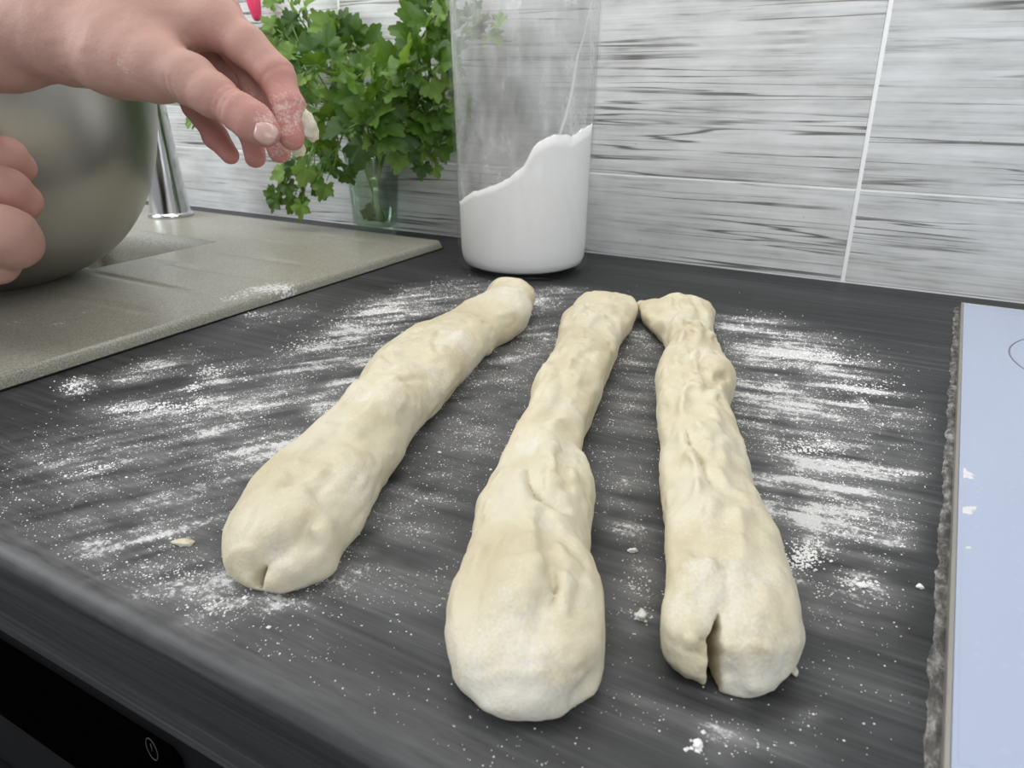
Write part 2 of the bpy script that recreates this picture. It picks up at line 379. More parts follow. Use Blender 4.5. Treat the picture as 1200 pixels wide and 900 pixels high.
# ------------------------------------------------------------------ flour density on the worktop (metres)
ST = []      # (centre, axis matrix inverse, strength)
def stroke(cx, cy, rx, ry, ang, s):
    a = math.radians(ang); c = G(cx, cy)[:2]
    u = (G(cx+rx*math.cos(a), cy+rx*math.sin(a))-G(cx-rx*math.cos(a), cy-rx*math.sin(a)))[:2]/2
    v = (G(cx-ry*math.sin(a), cy+ry*math.cos(a))-G(cx+ry*math.sin(a), cy-ry*math.cos(a)))[:2]/2
    ST.append((c, np.linalg.inv(np.stack([u, v], 1)), s))
for q in [
    (430, 388, 70, 22, -24, .95), (490, 352, 70, 14, -12, .80), (385, 405, 50, 14, -28, .80), (325, 372, 40, 8, -15, .35), (300, 368, 22, 5, -10, .6),
    (185, 474, 62, 10, -7, 1.25), (92, 454, 18, 9, -10, 1.2), (255, 437, 26, 9, -15, 1.05), (200, 423, 48, 10, -14, .75), (225, 455, 14, 7, 0, 1.1),
    (445, 424, 40, 13, -30, .85), (392, 462, 32, 16, -35, .75), (372, 482, 22, 12, 40, .8), (285, 480, 60, 14, -12, .55), (170, 440, 40, 7, -10, .7),
    (300, 480, 170, 52, -12, .32), (250, 560, 190, 60, -8, .28), (330, 430, 120, 24, -16, .30), (140, 520, 110, 26, -6, .26), (280, 500, 45, 8, -10, .45), (250, 530, 70, 7, -10, .42), (330, 520, 40, 10, -14, .42),
    (205, 672, 95, 34, 14, .62), (250, 712, 42, 18, -10, .80), (330, 700, 60, 20, -12, .40), (160, 640, 70, 25, 10, .30), (65, 540, 30, 10, 0, .42), (110, 550, 34, 9, -5, .50),
    (160, 600, 120, 34, 14, .26), (430, 690, 120, 50, -14, .24), (420, 640, 40, 30, -30, .34), (470, 590, 50, 30, -10, .42), (520, 560, 40, 18, -6, .40),
    (555, 395, 60, 13, -10, .80), (600, 362, 44, 10, -4, .85), (650, 345, 40, 8, 0, .70), (560, 345, 40, 10, -10, .6), (585, 425, 55, 15, -6, .62), (560, 462, 65, 20, -4, .50), (560, 510, 60, 20, 0, .32),
    (640, 395, 30, 16, 0, .6), (745, 392, 26, 14, 0, .75), (748, 432, 28, 18, 0, .66), (735, 470, 32, 20, 0, .44), (730, 520, 36, 24, 0, .40), (735, 590, 32, 34, 0, .42), (745, 625, 26, 16, 10, .6),
    (745, 690, 30, 40, 0, .46), (752, 722, 20, 16, 0, .78), (700, 800, 50, 30, 0, .34), (770, 830, 40, 24, 0, .36), (845, 842, 36, 34, 80, .62), (890, 870, 60, 20, 0, .34), (600, 865, 60, 18, 0, .30),
    (885, 382, 60, 12, 8, .85), (925, 405, 80, 15, 10, .95), (965, 422, 62, 13, 14, 1.15), (1005, 455, 52, 14, 22, 1.05), (990, 470, 40, 9, -12, 1.1), (930, 465, 70, 22, 4, .85), (890, 430, 40, 26, 6, .78), (900, 495, 40, 16, 0, .8),
    (942, 525, 36, 9, 2, 1.45), (1012, 521, 40, 5, 0, 1.05), (1010, 548, 66, 7, 4, .95), (1060, 556, 36, 6, 4, .70), (920, 560, 50, 18, 4, .85), (985, 585, 80, 16, 6, .70), (920, 590, 40, 14, 6, .85),
    (945, 648, 34, 18, -22, 1.3), (925, 655, 24, 14, -20, 1.0), (1000, 676, 40, 9, 14, .95), (965, 612, 66, 16, 0, .68), (1040, 655, 46, 20, 6, .55), (1050, 620, 40, 20, 4, .45), (1000, 720, 60, 24, 6, .44),
    (975, 500, 100, 70, 8, .52), (960, 620, 120, 60, 4, .46), (975, 810, 110, 50, 6, .16), (660, 480, 240, 120, 0, .14), (300, 620, 320, 110, 14, .12), (955, 837, 24, 9, -10, .7), (1082, 690, 8, 6, 0, .9)]:
    stroke(*q)
def flour_density(xy):
    d = np.zeros(len(xy))
    for c, Mi, s in ST:
        q = (xy-c)@Mi.T; r2 = (q**2).sum(1); d = d+s*np.exp(-np.maximum(r2, 0)**1.4*.75)*1.0
    z = np.zeros(len(xy)); ro = np.array([[.985, .17], [-.17, .985]])
    r2 = xy@ro.T
    dl = (G(300, 448)-G(90, 486))[:2]; dl /= np.linalg.norm(dl); r3 = np.c_[xy@dl, xy@np.array([-dl[1], dl[0]])+.35*(xy@dl)**2]     # swipes on the left run up toward the jar
    wl = np.clip((-.16-xy[:, 0])/.10, 0, 1)
    f2 = lambda q: vnoise(np.c_[q[:, 0]*16, q[:, 1]*120, z+1.3])+.7*vnoise(np.c_[q[:, 0]*40, q[:, 1]*300, z+6.3])
    st = f2(r2)*(1-wl)+f2(r3)*wl; bl = vnoise(np.c_[xy*55, z+3.3])+.6*vnoise(np.c_[xy*140, z+8.3])
    d = 1.55*(1-np.exp(-d/1.2))*np.clip(.74+1.35*st+.95*bl, .10, 1.7)
    d = d + .22*np.exp(-((xy[:, 1]-(FRONT_Y+.012))/.013)**2)*(xy[:, 0] < .0)  # front rim band: flour haze, plus the rounded edge's glossy highlight painted in
    return d*np.clip((.024-xy[:, 0])/.01, 0, 1)

# ------------------------------------------------------------------ worktop, with openings for the sink and the hob
SX0, SX1, SY0, SY1 = -1.42, -.487, .185, .694        # sink outline
HX0, HX1, HY0, HY1 = .0305, .62, .187, .711          # hob outline
worktop = empty('worktop', (0, FRONT_Y, 0))
tag(worktop, 'dark grey wood-grain worktop dusted with flour, running along the tiled wall', 'worktop')
TH = .038; RR = .007
prof = [(FRONT_Y+.03, -TH), (FRONT_Y+.004, -TH), (FRONT_Y, -TH+.004), (FRONT_Y, -RR)]
for a in np.linspace(0, math.pi/2, 7)[1:]: prof.append((FRONT_Y+RR-RR*math.cos(a), -RR+RR*math.sin(a)))
ysf = np.arange(FRONT_Y+RR+.002, WALL_Y-.002, .0022)
ysf = np.sort(np.r_[ysf, SY0+.01, SY1-.01, HY0+.006, HY1-.006, WALL_Y])
prof += [(y, 0.0) for y in ysf]
xs = np.sort(np.r_[np.arange(-.56, .045, .0024), -2.0, -1.8, SX0+.01, SX1-.01, -1.2, -1.0, -.8, -.7, -.62, HX0+.006, .2, .4, HX1-.006, .8, 1.2])
PY = np.array([p[0] for p in prof]); PZ = np.array([p[1] for p in prof]); nx, ny = len(xs), len(prof)
Vx = np.stack([np.repeat(xs, ny), np.tile(PY, nx), np.tile(PZ, nx)], 1)
ii, jj = np.meshgrid(np.arange(nx-1), np.arange(ny-1), indexing='ij')
cx, cy = (xs[:-1]+xs[1:])/2, (PY[:-1]+PY[1:])/2; cz = (PZ[:-1]+PZ[1:])/2
inr = lambda x0, x1, y0, y1: ((cx[:, None] > x0) & (cx[:, None] < x1) & (cy[None] > y0) & (cy[None] < y1) & (cz[None] > -.001))
keep = ~(inr(SX0+.01, SX1-.01, SY0+.01, SY1-.01) | inr(HX0+.006, HX1-.006, HY0+.006, HY1-.006))
a_ = (ii*ny+jj)[keep]; Fq = np.stack([a_, a_+ny, a_+ny+1, a_+1], 1)
me = npmesh('slab', Vx, Fq); attr(me, 'flour', flour_density(Vx[:, :2])*(Vx[:, 2] > -.006))
link('slab', me, M['worktop'], worktop).location = (0, -FRONT_Y, 0)
st = boxobj('edge_strip', (-2.0, .006, -.0605), (-.118, .05, -.040), M['worktop'], worktop, .0015, 1)

# ------------------------------------------------------------------ appliance and cupboard fronts under the worktop
dw = empty('dishwasher', (-.83, FRONT_Y+.02, -.86)); tag(dw, 'built-in appliance with a black control panel under the worktop at lower left', 'dishwasher')
dl = Vector(dw.location)
def dbox(name, lo, hi, mat, par, bev=.001):
    o = boxobj(name, lo, hi, mat, None, bev, 1); o.parent = par; o.location = -Vector(dw.location) if par == dw else (0, 0, 0); return o
dbox('body', (-.83, FRONT_Y+.03, -.86), (-.20, .68, -.066), M['cabinet'], dw)
fa = dbox('fascia', (-.83, FRONT_Y+.010, -.185), (-.122, FRONT_Y+.029, -.063), M['fascia'], dw, .002)
pan = dbox('control_panel', (-.80, FRONT_Y+.0075, -.134), (-.2275, FRONT_Y+.012, -.0735), M['black'], dw, .004)
dbox('door', (-.83, FRONT_Y+.006, -.80), (-.122, FRONT_Y+.029, -.190), M['fascia'], dw, .003)
c0 = YP(178, 878, FRONT_Y+.0072)
ring = []
for k in range(25):
    t = 2*math.pi*k/24; ring.append((c0[0]+.0035*math.cos(t), FRONT_Y+.0072, c0[2]+.006*math.sin(t)))
ic = tube('power_icon', ring, .00022, M['icon'], pan, 5)
tube('power_icon_bar', [(c0[0], FRONT_Y+.0072, c0[2]-.001), (c0[0], FRONT_Y+.0072, c0[2]+.003)], .00022, M['icon'], pan, 5)
cb = empty('base_cabinet', (-.11, FRONT_Y+.02, -.86)); tag(cb, 'dark base cabinet under the worktop beside the appliance', 'cabinet')
for nm, lo, hi in (('carcass', (-.115, FRONT_Y+.03, -.86), (1.1, .68, -.041)), ('door', (-.115, FRONT_Y+.010, -.80), (.48, FRONT_Y+.029, -.066)), ('door', (.485, FRONT_Y+.010, -.80), (1.1, FRONT_Y+.029, -.066))):
    o = boxobj(nm, lo, hi, M['cabinet'], cb, .0015, 1); o.location = -Vector(cb.location)

# ------------------------------------------------------------------ sink: deck with half basin and drainer, built as one grid
sink = empty('kitchen_sink', (SX1, SY0, 0)); tag(sink, 'beige composite inset sink with a small basin and a ribbed drainer', 'sink')
DZ = .0095
BX0, BX1, BY0, BY1, BD = -.932, -.701, .412, .561, -.10
def ax_lines(lo, hi, cuts, step):
    base = np.arange(lo, hi, step); return np.unique(np.round(np.r_[base, cuts], 5))
bevx = [SX1-.009, SX1-.006, SX1-.003, SX1-.001, SX1, SX1+.0005]
sxs = ax_lines(SX0+.01, SX1-.01, [SX0, SX0+.003, SX0+.009]+bevx+[BX0-.003, BX0, BX0+.002, BX1-.002, BX1, BX1+.003], .008)
sys_ = ax_lines(SY0+.01, SY1-.01, [SY0, SY0+.003, SY0+.009, SY1-.009, SY1-.004, SY1]+[BY0-.003, BY0, BY0+.002, BY1-.002, BY1, BY1+.003], .004)
Xg, Yg = np.meshgrid(sxs, sys_, indexing='ij')
ed = np.minimum(np.minimum(Xg-SX0, SX1+.0005-Xg), np.minimum(Yg-SY0, SY1-Yg)); t = np.clip(ed/.0042, 0, 1)
Zg = DZ*np.sqrt(np.clip(1-(1-t)**2.6, 0, 1)); Zg[ed <= .0003] = -.001
bi = (Xg >= BX0) & (Xg <= BX1) & (Yg >= BY0) & (Yg <= BY1)
bd = np.minimum(np.minimum(Xg-BX0, BX1-Xg), np.minimum(Yg-BY0, BY1-Yg))
dr = (Xg > -.69) & (Xg < -.515) & (Yg > .30) & (Yg < .66)                       # drainer ribs running along the sink
rib = np.zeros_like(Zg)
for yy in (.345, .405, .465, .525, .590, .645): rib += np.exp(-((Yg-yy)/.0035)**2)
fade = np.clip((Xg+.69)/.02, 0, 1)*np.clip((-.515-Xg)/.06, 0, 1)
Zg = np.where(dr, Zg-.0019*rib*fade, Zg)
n1, n2 = Xg.shape; V = np.stack([Xg, Yg, Zg], -1).reshape(-1, 3)-np.array([SX1, SY0, 0])
i, j = np.meshgrid(np.arange(n1-1), np.arange(n2-1), indexing='ij'); a_ = (i*n2+j).ravel()
mid = ((sxs[:-1, None]+sxs[1:, None])/2 > BX0) & ((sxs[:-1, None]+sxs[1:, None])/2 < BX1) & ((sys_[None, :-1]+sys_[None, 1:])/2 > BY0) & ((sys_[None, :-1]+sys_[None, 1:])/2 < BY1)
a_ = a_[~mid.ravel()]
me = npmesh('sink_body', V, np.stack([a_, a_+n2, a_+n2+1, a_+1], 1))
fl = np.zeros(len(V))
for (px, py, r) in ((18, 378, .012), (330, 335, .02), (300, 340, .02), (270, 350, .015), (355, 338, .012), (175, 378, .008), (100, 365, .010), (70, 380, .012)):
    c = G(px, py, DZ); fl += .42*np.exp(-((V[:, 0]+SX1-c[0])**2+(V[:, 1]+SY0-c[1])**2)/r**2)
attr(me, 'flour', np.clip(fl, 0, .8))
so = link('sink_body', me, M['sink'], sink)
loops = []
for ins, z, rc in ((0, DZ, .0015), (.0005, DZ-.0006, .0015), (.0015, DZ-.0012, .002), (.003, -.02, .006), (.006, BD+.02, .008), (.009, BD+.008, .010), (.016, BD+.001, .012), (.03, BD, .012)):
    lp = []
    for (sx, sy, a0) in ((BX1-ins-rc, BY1-ins-rc, 0), (BX0+ins+rc, BY1-ins-rc, 90), (BX0+ins+rc, BY0+ins+rc, 180), (BX1-ins-rc, BY0+ins+rc, 270)):
        for q in range(6): an = math.radians(a0+18*q); lp.append((sx+rc*math.cos(an)-SX1, sy+rc*math.sin(an)-SY0, z))
    loops.append(lp)
bv = [p for lp in loops for p in lp]; bf = [(q*24+k, q*24+(k+1) % 24, (q+1)*24+(k+1) % 24, (q+1)*24+k) for q in range(len(loops)-1) for k in range(24)]
bme = bpy.data.meshes.new('basin'); bme.from_pydata(bv, [], [f[::-1] for f in bf]+[tuple(range(7*24, 8*24))]); bme.polygons.foreach_set('use_smooth', [True]*len(bme.polygons)); bme.update()
attr(bme, 'flour', np.zeros(len(bv))); link('basin', bme, M['sink'], sink)
link_seal = boxobj('seal', (SX1-.001, SY0, -.0005), (SX1+.0022, SY1, .0009), M['fascia'], sink, .0004, 1); link_seal.location = (-SX1, -SY0, 0)
lathe('basin_drain', [(.001, .003), (.018, .003), (.022, .001), (.022, 0)], M['chrome'], sink, 32, (-.815-SX1, .475-SY0, BD+.0008))

# ------------------------------------------------------------------ tap
tp = G(186, 256, DZ); tx, ty = tp[0]-.004, tp[1]+.022
tap = empty('kitchen_tap', (tx, ty, DZ)); tag(tap, 'chrome mixer tap with a conical body behind the steel bowl', 'tap')
lathe('base_ring', [(.001, 0), (.0285, 0), (.0285, .003), (.026, .006), (.001, .0062)], M['chrome'], tap)
lathe('body', [(.0255, .005), (.0235, .03), (.0205, .07), (.0175, .11), (.0155, .145), (.0145, .17), (.001, .172)], M['chrome'], tap)
tube('spout', catmull([(0, 0, .155), (-.004, -.004, .22), (-.02, -.03, .275), (-.05, -.085, .285), (-.075, -.13, .26), (-.082, -.142, .235)], 6), .0115, M['chrome'], tap, 20)
tube('lever', [(.0, 0, .168), (.012, .006, .19), (.05, .018, .205)], [.009, .006, .0045], M['chrome'], tap, 14)

# ------------------------------------------------------------------ hob
hob = empty('hob', (HX0, HY0, 0)); tag(hob, 'pale blue-white glass hob set into the worktop at right', 'hob')
HZ = .0055
gx = np.r_[np.linspace(HX0, HX0+.10, 44), HX1]; gy = np.linspace(HY0, HY1, 130)
bm = bmesh.new(); box(bm, (0, 0, .0008), (HX1-HX0, HY1-HY0, HZ-.0001), .0008, 1)
me0 = bmobj('glass_edge', bm, M['hob'], hob)
Xg, Yg = np.meshgrid(gx[1:-1], gy[1:-1], indexing='ij'); Xg = np.r_[Xg, np.full((1, Xg.shape[1]), HX1-.004)]; Yg = np.r_[Yg, Yg[:1]]
V = np.stack([Xg-HX0, Yg-HY0, np.full_like(Xg, HZ)], -1).reshape(-1, 3); n1, n2 = Xg.shape
i, j = np.meshgrid(np.arange(n1-1), np.arange(n2-1), indexing='ij'); a_ = (i*n2+j).ravel()
me = npmesh('glass_plate', V, np.stack([a_, a_+n2, a_+n2+1, a_+1], 1)); fl = np.zeros(len(V))
for (px, py, r, s) in ((1132, 556, .006, .9), (1124, 598, .004, .9), (1140, 596, .003, .8), (1135, 640, .002, .8), (1190, 676, .0015, .9)):
    c = G(px, py, HZ); fl += s*np.exp(-(((V[:, 0]+HX0-c[0])/1.0)**2+((V[:, 1]+HY0-c[1])/1.4)**2)/r**2)
attr(me, 'flour', fl); link('glass_plate', me, M['hob'], hob)
boxobj('frame_trim', (-.0012, -.001, 0), (.0005, HY1-HY0+.001, HZ+.0002), M['frame'], hob, .0003, 1)
boxobj('frame_trim', (-.0012, HY1-HY0-.0002, 0), (HX1-HX0, HY1-HY0+.001, HZ), M['frame'], hob, .0003, 1)
boxobj('frame_trim', (-.0012, -.0015, 0), (HX1-HX0, .0, HZ), M['frame'], hob, .0003, 1)
def ring_mesh(name, cx, cy, r, wd, z, mat, parent, seg=72):
    a = np.linspace(0, 2*math.pi, seg, endpoint=False); v = []
    for rr, zz in ((r-wd/2, z), (r-wd/2, z+.00012), (r+wd/2, z+.00012), (r+wd/2, z)): v.append(np.c_[cx+rr*np.cos(a), cy+rr*np.sin(a), np.full(seg, zz)])
    f = [(q*seg+k, q*seg+(k+1) % seg, ((q+1) % 4)*seg+(k+1) % seg, ((q+1) % 4)*seg+k) for q in range(4) for k in range(seg)]
    return link(name, npmesh(name, np.concatenate(v), f, False), mat, parent)
ring_mesh('zone_ring', .1345-HX0, .5865-HY0, .0755, .0011, HZ, M['print'], hob)
ring_mesh('zone_ring', .165-HX0, .33-HY0, .085, .0011, HZ, M['print'], hob)
for dy in (0, .008):
    boxobj('printed_line', (.055-HX0, .693+dy-HY0, HZ), (.50, .6938+dy-HY0, HZ+.0001), plain('pale_print', (.36, .40, .52), .3), hob)
# floury seal along the hob edge
sv = []; sf = []; yy = np.arange(HY0-.002, .7115, .0016); nprof = 7
for q, y in enumerate(yy):
    wl = .0042+.0022*vnoise(np.array([y*120, 3.1, 1.7]))+.0010*vnoise(np.array([y*420, 8.1, 4.7])); hh = .0010+.0012*vnoise(np.array([y*260, 5.1, 2.2]))
    for k in range(nprof):
        t = k/(nprof-1); sv.append((HX0-.001-wl*(1-t), y, .0001+max(.0004, hh)*math.sin(math.pi*min(1, t*.8+.05))+.0004*vnoise(np.array([y*800, t*9, 1.2]))))
for q in range(len(yy)-1):
    for k in range(nprof-1): a0 = q*nprof+k; sf.append((a0, a0+1, a0+nprof+1, a0+nprof))
so = link('seal', npmesh('seal', np.array(sv)-np.array([HX0, HY0, 0]), np.array(sf)[:, ::-1]), M['seal'], hob)

# ------------------------------------------------------------------ bowl
BOWL = (-.742, .347, DZ)
bowl = empty('mixing_bowl', BOWL); tag(bowl, 'brushed steel mixing bowl standing on the sink at left', 'bowl')
out = [(.001, 0), (.040, 0), (.050, .002), (.066, .0075), (.082, .017), (.097, .031), (.110, .050), (.119, .072), (.125, .098), (.128, .128), (.129, .16), (.129, .186)]
lip = [(.1305, .188), (.132, .1905), (.1315, .193), (.129, .194), (.1275, .192), (.1272, .186)]
out = [(r*1.25, z*1.36) for r, z in out]; lip = [(r*1.25+(r-.129)*1.2, .186*1.36+(z-.186)*1.3) for r, z in lip]
inn = [(r-.0016, z+.0016) for r, z in out[::-1][1:]]; inn[-1] = (.001, .0016)
def smooth_prof(p, n=4): return [tuple(q) for q in catmull(p, n)]
lathe('bowl_body', smooth_prof(out)+smooth_prof(inn), M['bowl'], bowl, 128)
lathe('rim', lip+[lip[0]], M['bowl'], bowl, 128)

# ------------------------------------------------------------------ flour jar
JR = .0665; jf = G(613, 331); d2 = ray(613, 331)[:2]; d2 = d2/np.linalg.norm(d2); jc = jf[:2]+d2*(JR-.003)
jar = empty('storage_jar', (jc[0], jc[1], 0)); tag(jar, 'tall clear storage jar with flour at the back of the worktop', 'jar')
JH = .30
po = [(.001, .0008), (JR-.010, .0008), (JR-.005, .002), (JR-.0015, .006), (JR, .012), (JR+.0016, .10), (JR+.0042, .20), (JR+.0065, JH-.004), (JR+.0075, JH-.002), (JR+.0075, JH), (JR+.0045, JH)]
pi_ = [(JR+.0040, JH-.003), (JR+.0018, .20), (JR-.0009, .10), (JR-.0034, .014), (JR-.007, .0065), (JR-.012, .0045), (.001, .0045)]
lathe('wall', po+pi_, M['jar'], jar, 96)
rf = JR-.0040
# flour body with its sloping top
CRx = CR[:2]; nr, na = 40, 128
EDGE = []
for (px, py) in ((538, 238), (546, 232), (556, 224), (566, 222), (580, 216), (598, 208), (614, 194), (624, 174), (632, 166), (648, 158), (660, 157), (668, 160), (682, 150), (694, 144), (703, 140)):
    d = ray(px, py); o2 = np.array([0., 0.])-jc; dd = d[:2]; aa = dd@dd; bb = o2@dd; cc = o2@o2-(rf+.002)**2; disc = bb*bb-aa*cc
    t = (-bb-math.sqrt(max(disc, 0)))/aa; p = CC+d*t; EDGE.append((((p[:2]-jc)@CRx)/rf, p[2]))
EDGE.sort(); tt = [e[0] for e in EDGE]; th = [e[1] for e in EDGE]
def ftop(x, y):
    t = (x*CRx[0]+y*CRx[1])/rf; b = (-x*CRx[1]+y*CRx[0])/rf
    base = np.interp(t, tt, th) - .022*np.clip(b+np.sqrt(np.clip(1-t*t, 0, 1)), 0, 2)
    p = np.stack([x*70, y*70, np.zeros_like(x)+2.3], -1); p2 = np.stack([x*260, y*260, np.zeros_like(x)+5.3], -1)
    return base+.002*vnoise(p)+.0022*vnoise(p2)
ang = np.linspace(0, 2*math.pi, na, endpoint=False); vv = []; ff = []
wallp = [(.001, .0050), (rf-.010, .0050), (rf-.003, .008), (rf-.0006, .014)]
for r, z in wallp: vv.append(np.c_[r*np.cos(ang), r*np.sin(ang), np.full(na, z)])
edge = ftop(rf*np.cos(ang), rf*np.sin(ang))
for k in range(1, 12): rz = rf+.022*np.clip((.014+(edge-.014)*k/11-.014), 0, 1); vv.append(np.c_[rz*np.cos(ang), rz*np.sin(ang), .014+(edge-.014)*k/11])
for k in range(1, nr):
    r = rf*(1-k/nr)+.0005; x, y = r*np.cos(ang), r*np.sin(ang); vv.append(np.c_[x, y, ftop(x, y)])
for q in range(len(vv)-1):
    for k in range(na): ff.append((q*na+k, q*na+(k+1) % na, (q+1)*na+(k+1) % na, (q+1)*na+k))
nf, nz_ = 288, 40; fa_ = np.linspace(0, 2*math.pi, nf, endpoint=False); ed2 = np.interp(fa_, np.r_[ang, 2*math.pi], np.r_[edge, edge[0]])
fz = [np.c_[(rf+.022*np.clip(z-.014, 0, 1)+.0006)*np.cos(fa_), (rf+.022*np.clip(z-.014, 0, 1)+.0006)*np.sin(fa_), z] for z in [ed2+(.288-ed2)*q/nz_ for q in range(nz_+1)]]
fz = np.concatenate(fz); SP = []
for (px, py) in ((656, 158), (662, 140), (667, 120), (671, 100), (673, 84), (676, 66), (683, 40), (688, 16), (692, -6)):
    d = ray(px, py); dd = d[:2]; aa = dd@dd; bb = (-jc)@dd; cc = jc@jc-(rf+.0035)**2; t = (-bb-math.sqrt(max(bb*bb-aa*cc, 0)))/aa; p = CC+d*t; SP.append(np.array([p[0]-jc[0], p[1]-jc[1], p[2]]))
fme = npmesh('flour_film', fz, [(q*nf+k, q*nf+(k+1) % nf, (q+1)*nf+(k+1) % nf, (q+1)*nf+k) for q in range(nz_) for k in range(nf)])
attr(fme, 'streak', np.exp(-(polydist(fz.astype(np.float32), SP)/.0022)**2)); link('flour_film', fme, M['film'], jar)
fo = link('flour', npmesh('flour', np.concatenate(vv), np.array(ff)), M['flour'])
fo.location = (jc[0], jc[1], 0); tag(fo, 'white flour heaped up the side inside the clear jar', 'flour', kind='stuff')

# ------------------------------------------------------------------ drinking glass with water
gp = G(437, 276); gl = np.array([gp[0]-.001, .7215])
glass = empty('drinking_glass', (gl[0], gl[1], 0)); tag(glass, 'clear drinking glass holding the parsley behind the sink', 'glass')
lathe('glass_wall', [(.001, .0005), (.024, .0005), (.0268, .003), (.0275, .010), (.0300, .05), (.0330, .097), (.0326, .0985), (.0318, .097), (.0288, .05), (.0258, .014), (.022, .011), (.001, .0105)], M['glass'], glass, 64)
lathe('water', [(.001, .0112), (.0215, .0115), (.0252, .0145), (.0283, .050), (.0297, .072), (.001, .0718)], M['water'], glass, 64)

# ------------------------------------------------------------------ parsley
def leaf_mesh(seed):
    rg = random.Random(seed); S = 40; rings = 4; v = [(0, 0, 0)]; f = []
    lob = []
    for k in range(S+1):
        th = -2.55+5.1*k/S                       # outline angle from the leaf axis
        r = .52+.22*max(0, math.cos(th))**2
        for cpos, cw, ch in ((0, .42, .40), (1.12, .36, .36), (-1.12, .36, .36), (2.1, .3, .16), (-2.1, .3, .16)):
            r += ch*math.exp(-((th-cpos)/cw)**2)
        r *= 1-.15*(k % 3 == 1)*(.5+.9*rg.random())
        lob.append((r, th))
    curl = .25+.5*rg.random(); fold = .15+.35*rg.random(); tw = (rg.random()-.5)*.8
    for q in range(1, rings+1):
        t = q/rings
        for r, th in lob:
            x = r*t*math.sin(th); y = r*t*math.cos(th)+.34
            z = fold*abs(x)*.8-curl*.28*(x*x+(y-.2)**2)+tw*x*y*.3+.09*math.sin(th*5+seed)*t*t
            v.append((x, y, z))
    n = S+1
    v[0] = (0, .34, 0)
    for k in range(S): f.append((0, 1+k, 2+k))
    for q in range(rings-1):
        for k in range(S): a0 = 1+q*n+k; f.append((a0, a0+n, a0+n+1, a0+1))
    v += [(-.02, -.1, 0), (.02, -.1, 0)]; f.append((0, len(v)-2, len(v)-1))
    me = bpy.data.meshes.new('leaf'); me.from_pydata(v, [], f); me.polygons.foreach_set('use_smooth', [True]*len(me.polygons)); me.update(); me.materials.append(M['leaf']); return me
LEAVES = [leaf_mesh(s) for s in range(7)]
rg = random.Random(11)
GL = Vector((gl[0], gl[1], 0))
def sprig(tip, label, leaves, droop=.0, size=1.0):
    """a stem from the glass to the point tip with leaves (dx, dy in metres across the view, toward, size) round its end"""
    tip = Vector(tip); o = empty('parsley_sprig', (gl[0], gl[1], .02)); tag(o, label, 'parsley', 'parsley sprigs standing in the glass')
    dirn = (tip-Vector((GL.x, GL.y, tip.z))); hd = Vector((dirn.x, dirn.y, 0)); hl = min(1, hd.length/.12)
    hn = hd.normalized() if hd.length > 1e-4 else Vector((0, 0, 0))
    p0 = GL+Vector((-hn.x*.012*hl, -hn.y*.012*hl, .016)); p1 = GL+Vector((hn.x*.024*hl, hn.y*.014*hl, .097+rg.uniform(0, .012)))
    mid = p1.lerp(tip, .55)+Vector((0, 0, .02+droop)); base = Vector(o.location)
    pts = catmull([np.array(q-base) for q in (p0, p1, mid, tip)], 7)
    tube('stem', pts, list(np.linspace(.0017, .0009, len(pts))), M['stem'], o, 6)
    for (dx, dz, dt, sz) in leaves:
        q = tip+Vector(CR)*dx+Vector((0, 0, 1))*dz-Vector((CF[0], CF[1], 0)).normalized()*dt
        mxy = WALL_Y-.012
        if q.y > mxy-.01: q.y = mxy-.01-rg.random()*.012
        at = tip.lerp(mid, max(0, min(.9, .15+.5*rg.random()))) if (abs(dx)+abs(dz)) > .004 else tip
        sz *= 1.38; leaf = link('leaf', LEAVES[rg.randrange(7)], None, o)
        d = (q-at); 
        if d.length < .004: d = (tip-mid)
        d = (d.normalized()+Vector((0, 0, -.1))).normalized()
        nrm = (Vector((-CF[0], -CF[1], .75))+Vector((rg.uniform(-.7, .7), rg.uniform(-.4, .3), rg.uniform(-.5, .8)))).normalized()
        xx = d.cross(nrm).normalized(); nn = xx.cross(d).normalized()
        s = sz*size
        mt = Matrix((xx, d, nn)).transposed().to_4x4(); mt = Matrix.Translation(q-base-d*s*.6)@mt@Matrix.Diagonal((s, s, s, 1))
        leaf.matrix_basis = mt
        far = max((mt@Vector(c)).y for c in leaf.bound_box)+base.y
        if far > WALL_Y-.004: leaf.location.y -= far-(WALL_Y-.004)
        if d.length and (q-at).length > .012:
            a0 = at-base; b0 = leaf.matrix_basis.to_translation(); m0 = (a0+b0)/2+Vector((0, 0, .004))
            tube('stalk', [np.array(a0), np.array(m0), np.array(b0)], [.0008, .0007, .0006], M['stem'], o, 5)
def at_px(x, y, Y): return YP(x, y, Y)
def cluster(n, spread, sz):
    out = [(0, .004, .004, sz)]
    for k in range(n):
        a = 2*math.pi*(k+rg.random()*.7)/n; r = spread*(.55+.55*rg.random())
        out.append((r*math.cos(a), r*math.sin(a)*.9, rg.uniform(-.012, .018), sz*rg.uniform(.75, 1.15)))
    return out
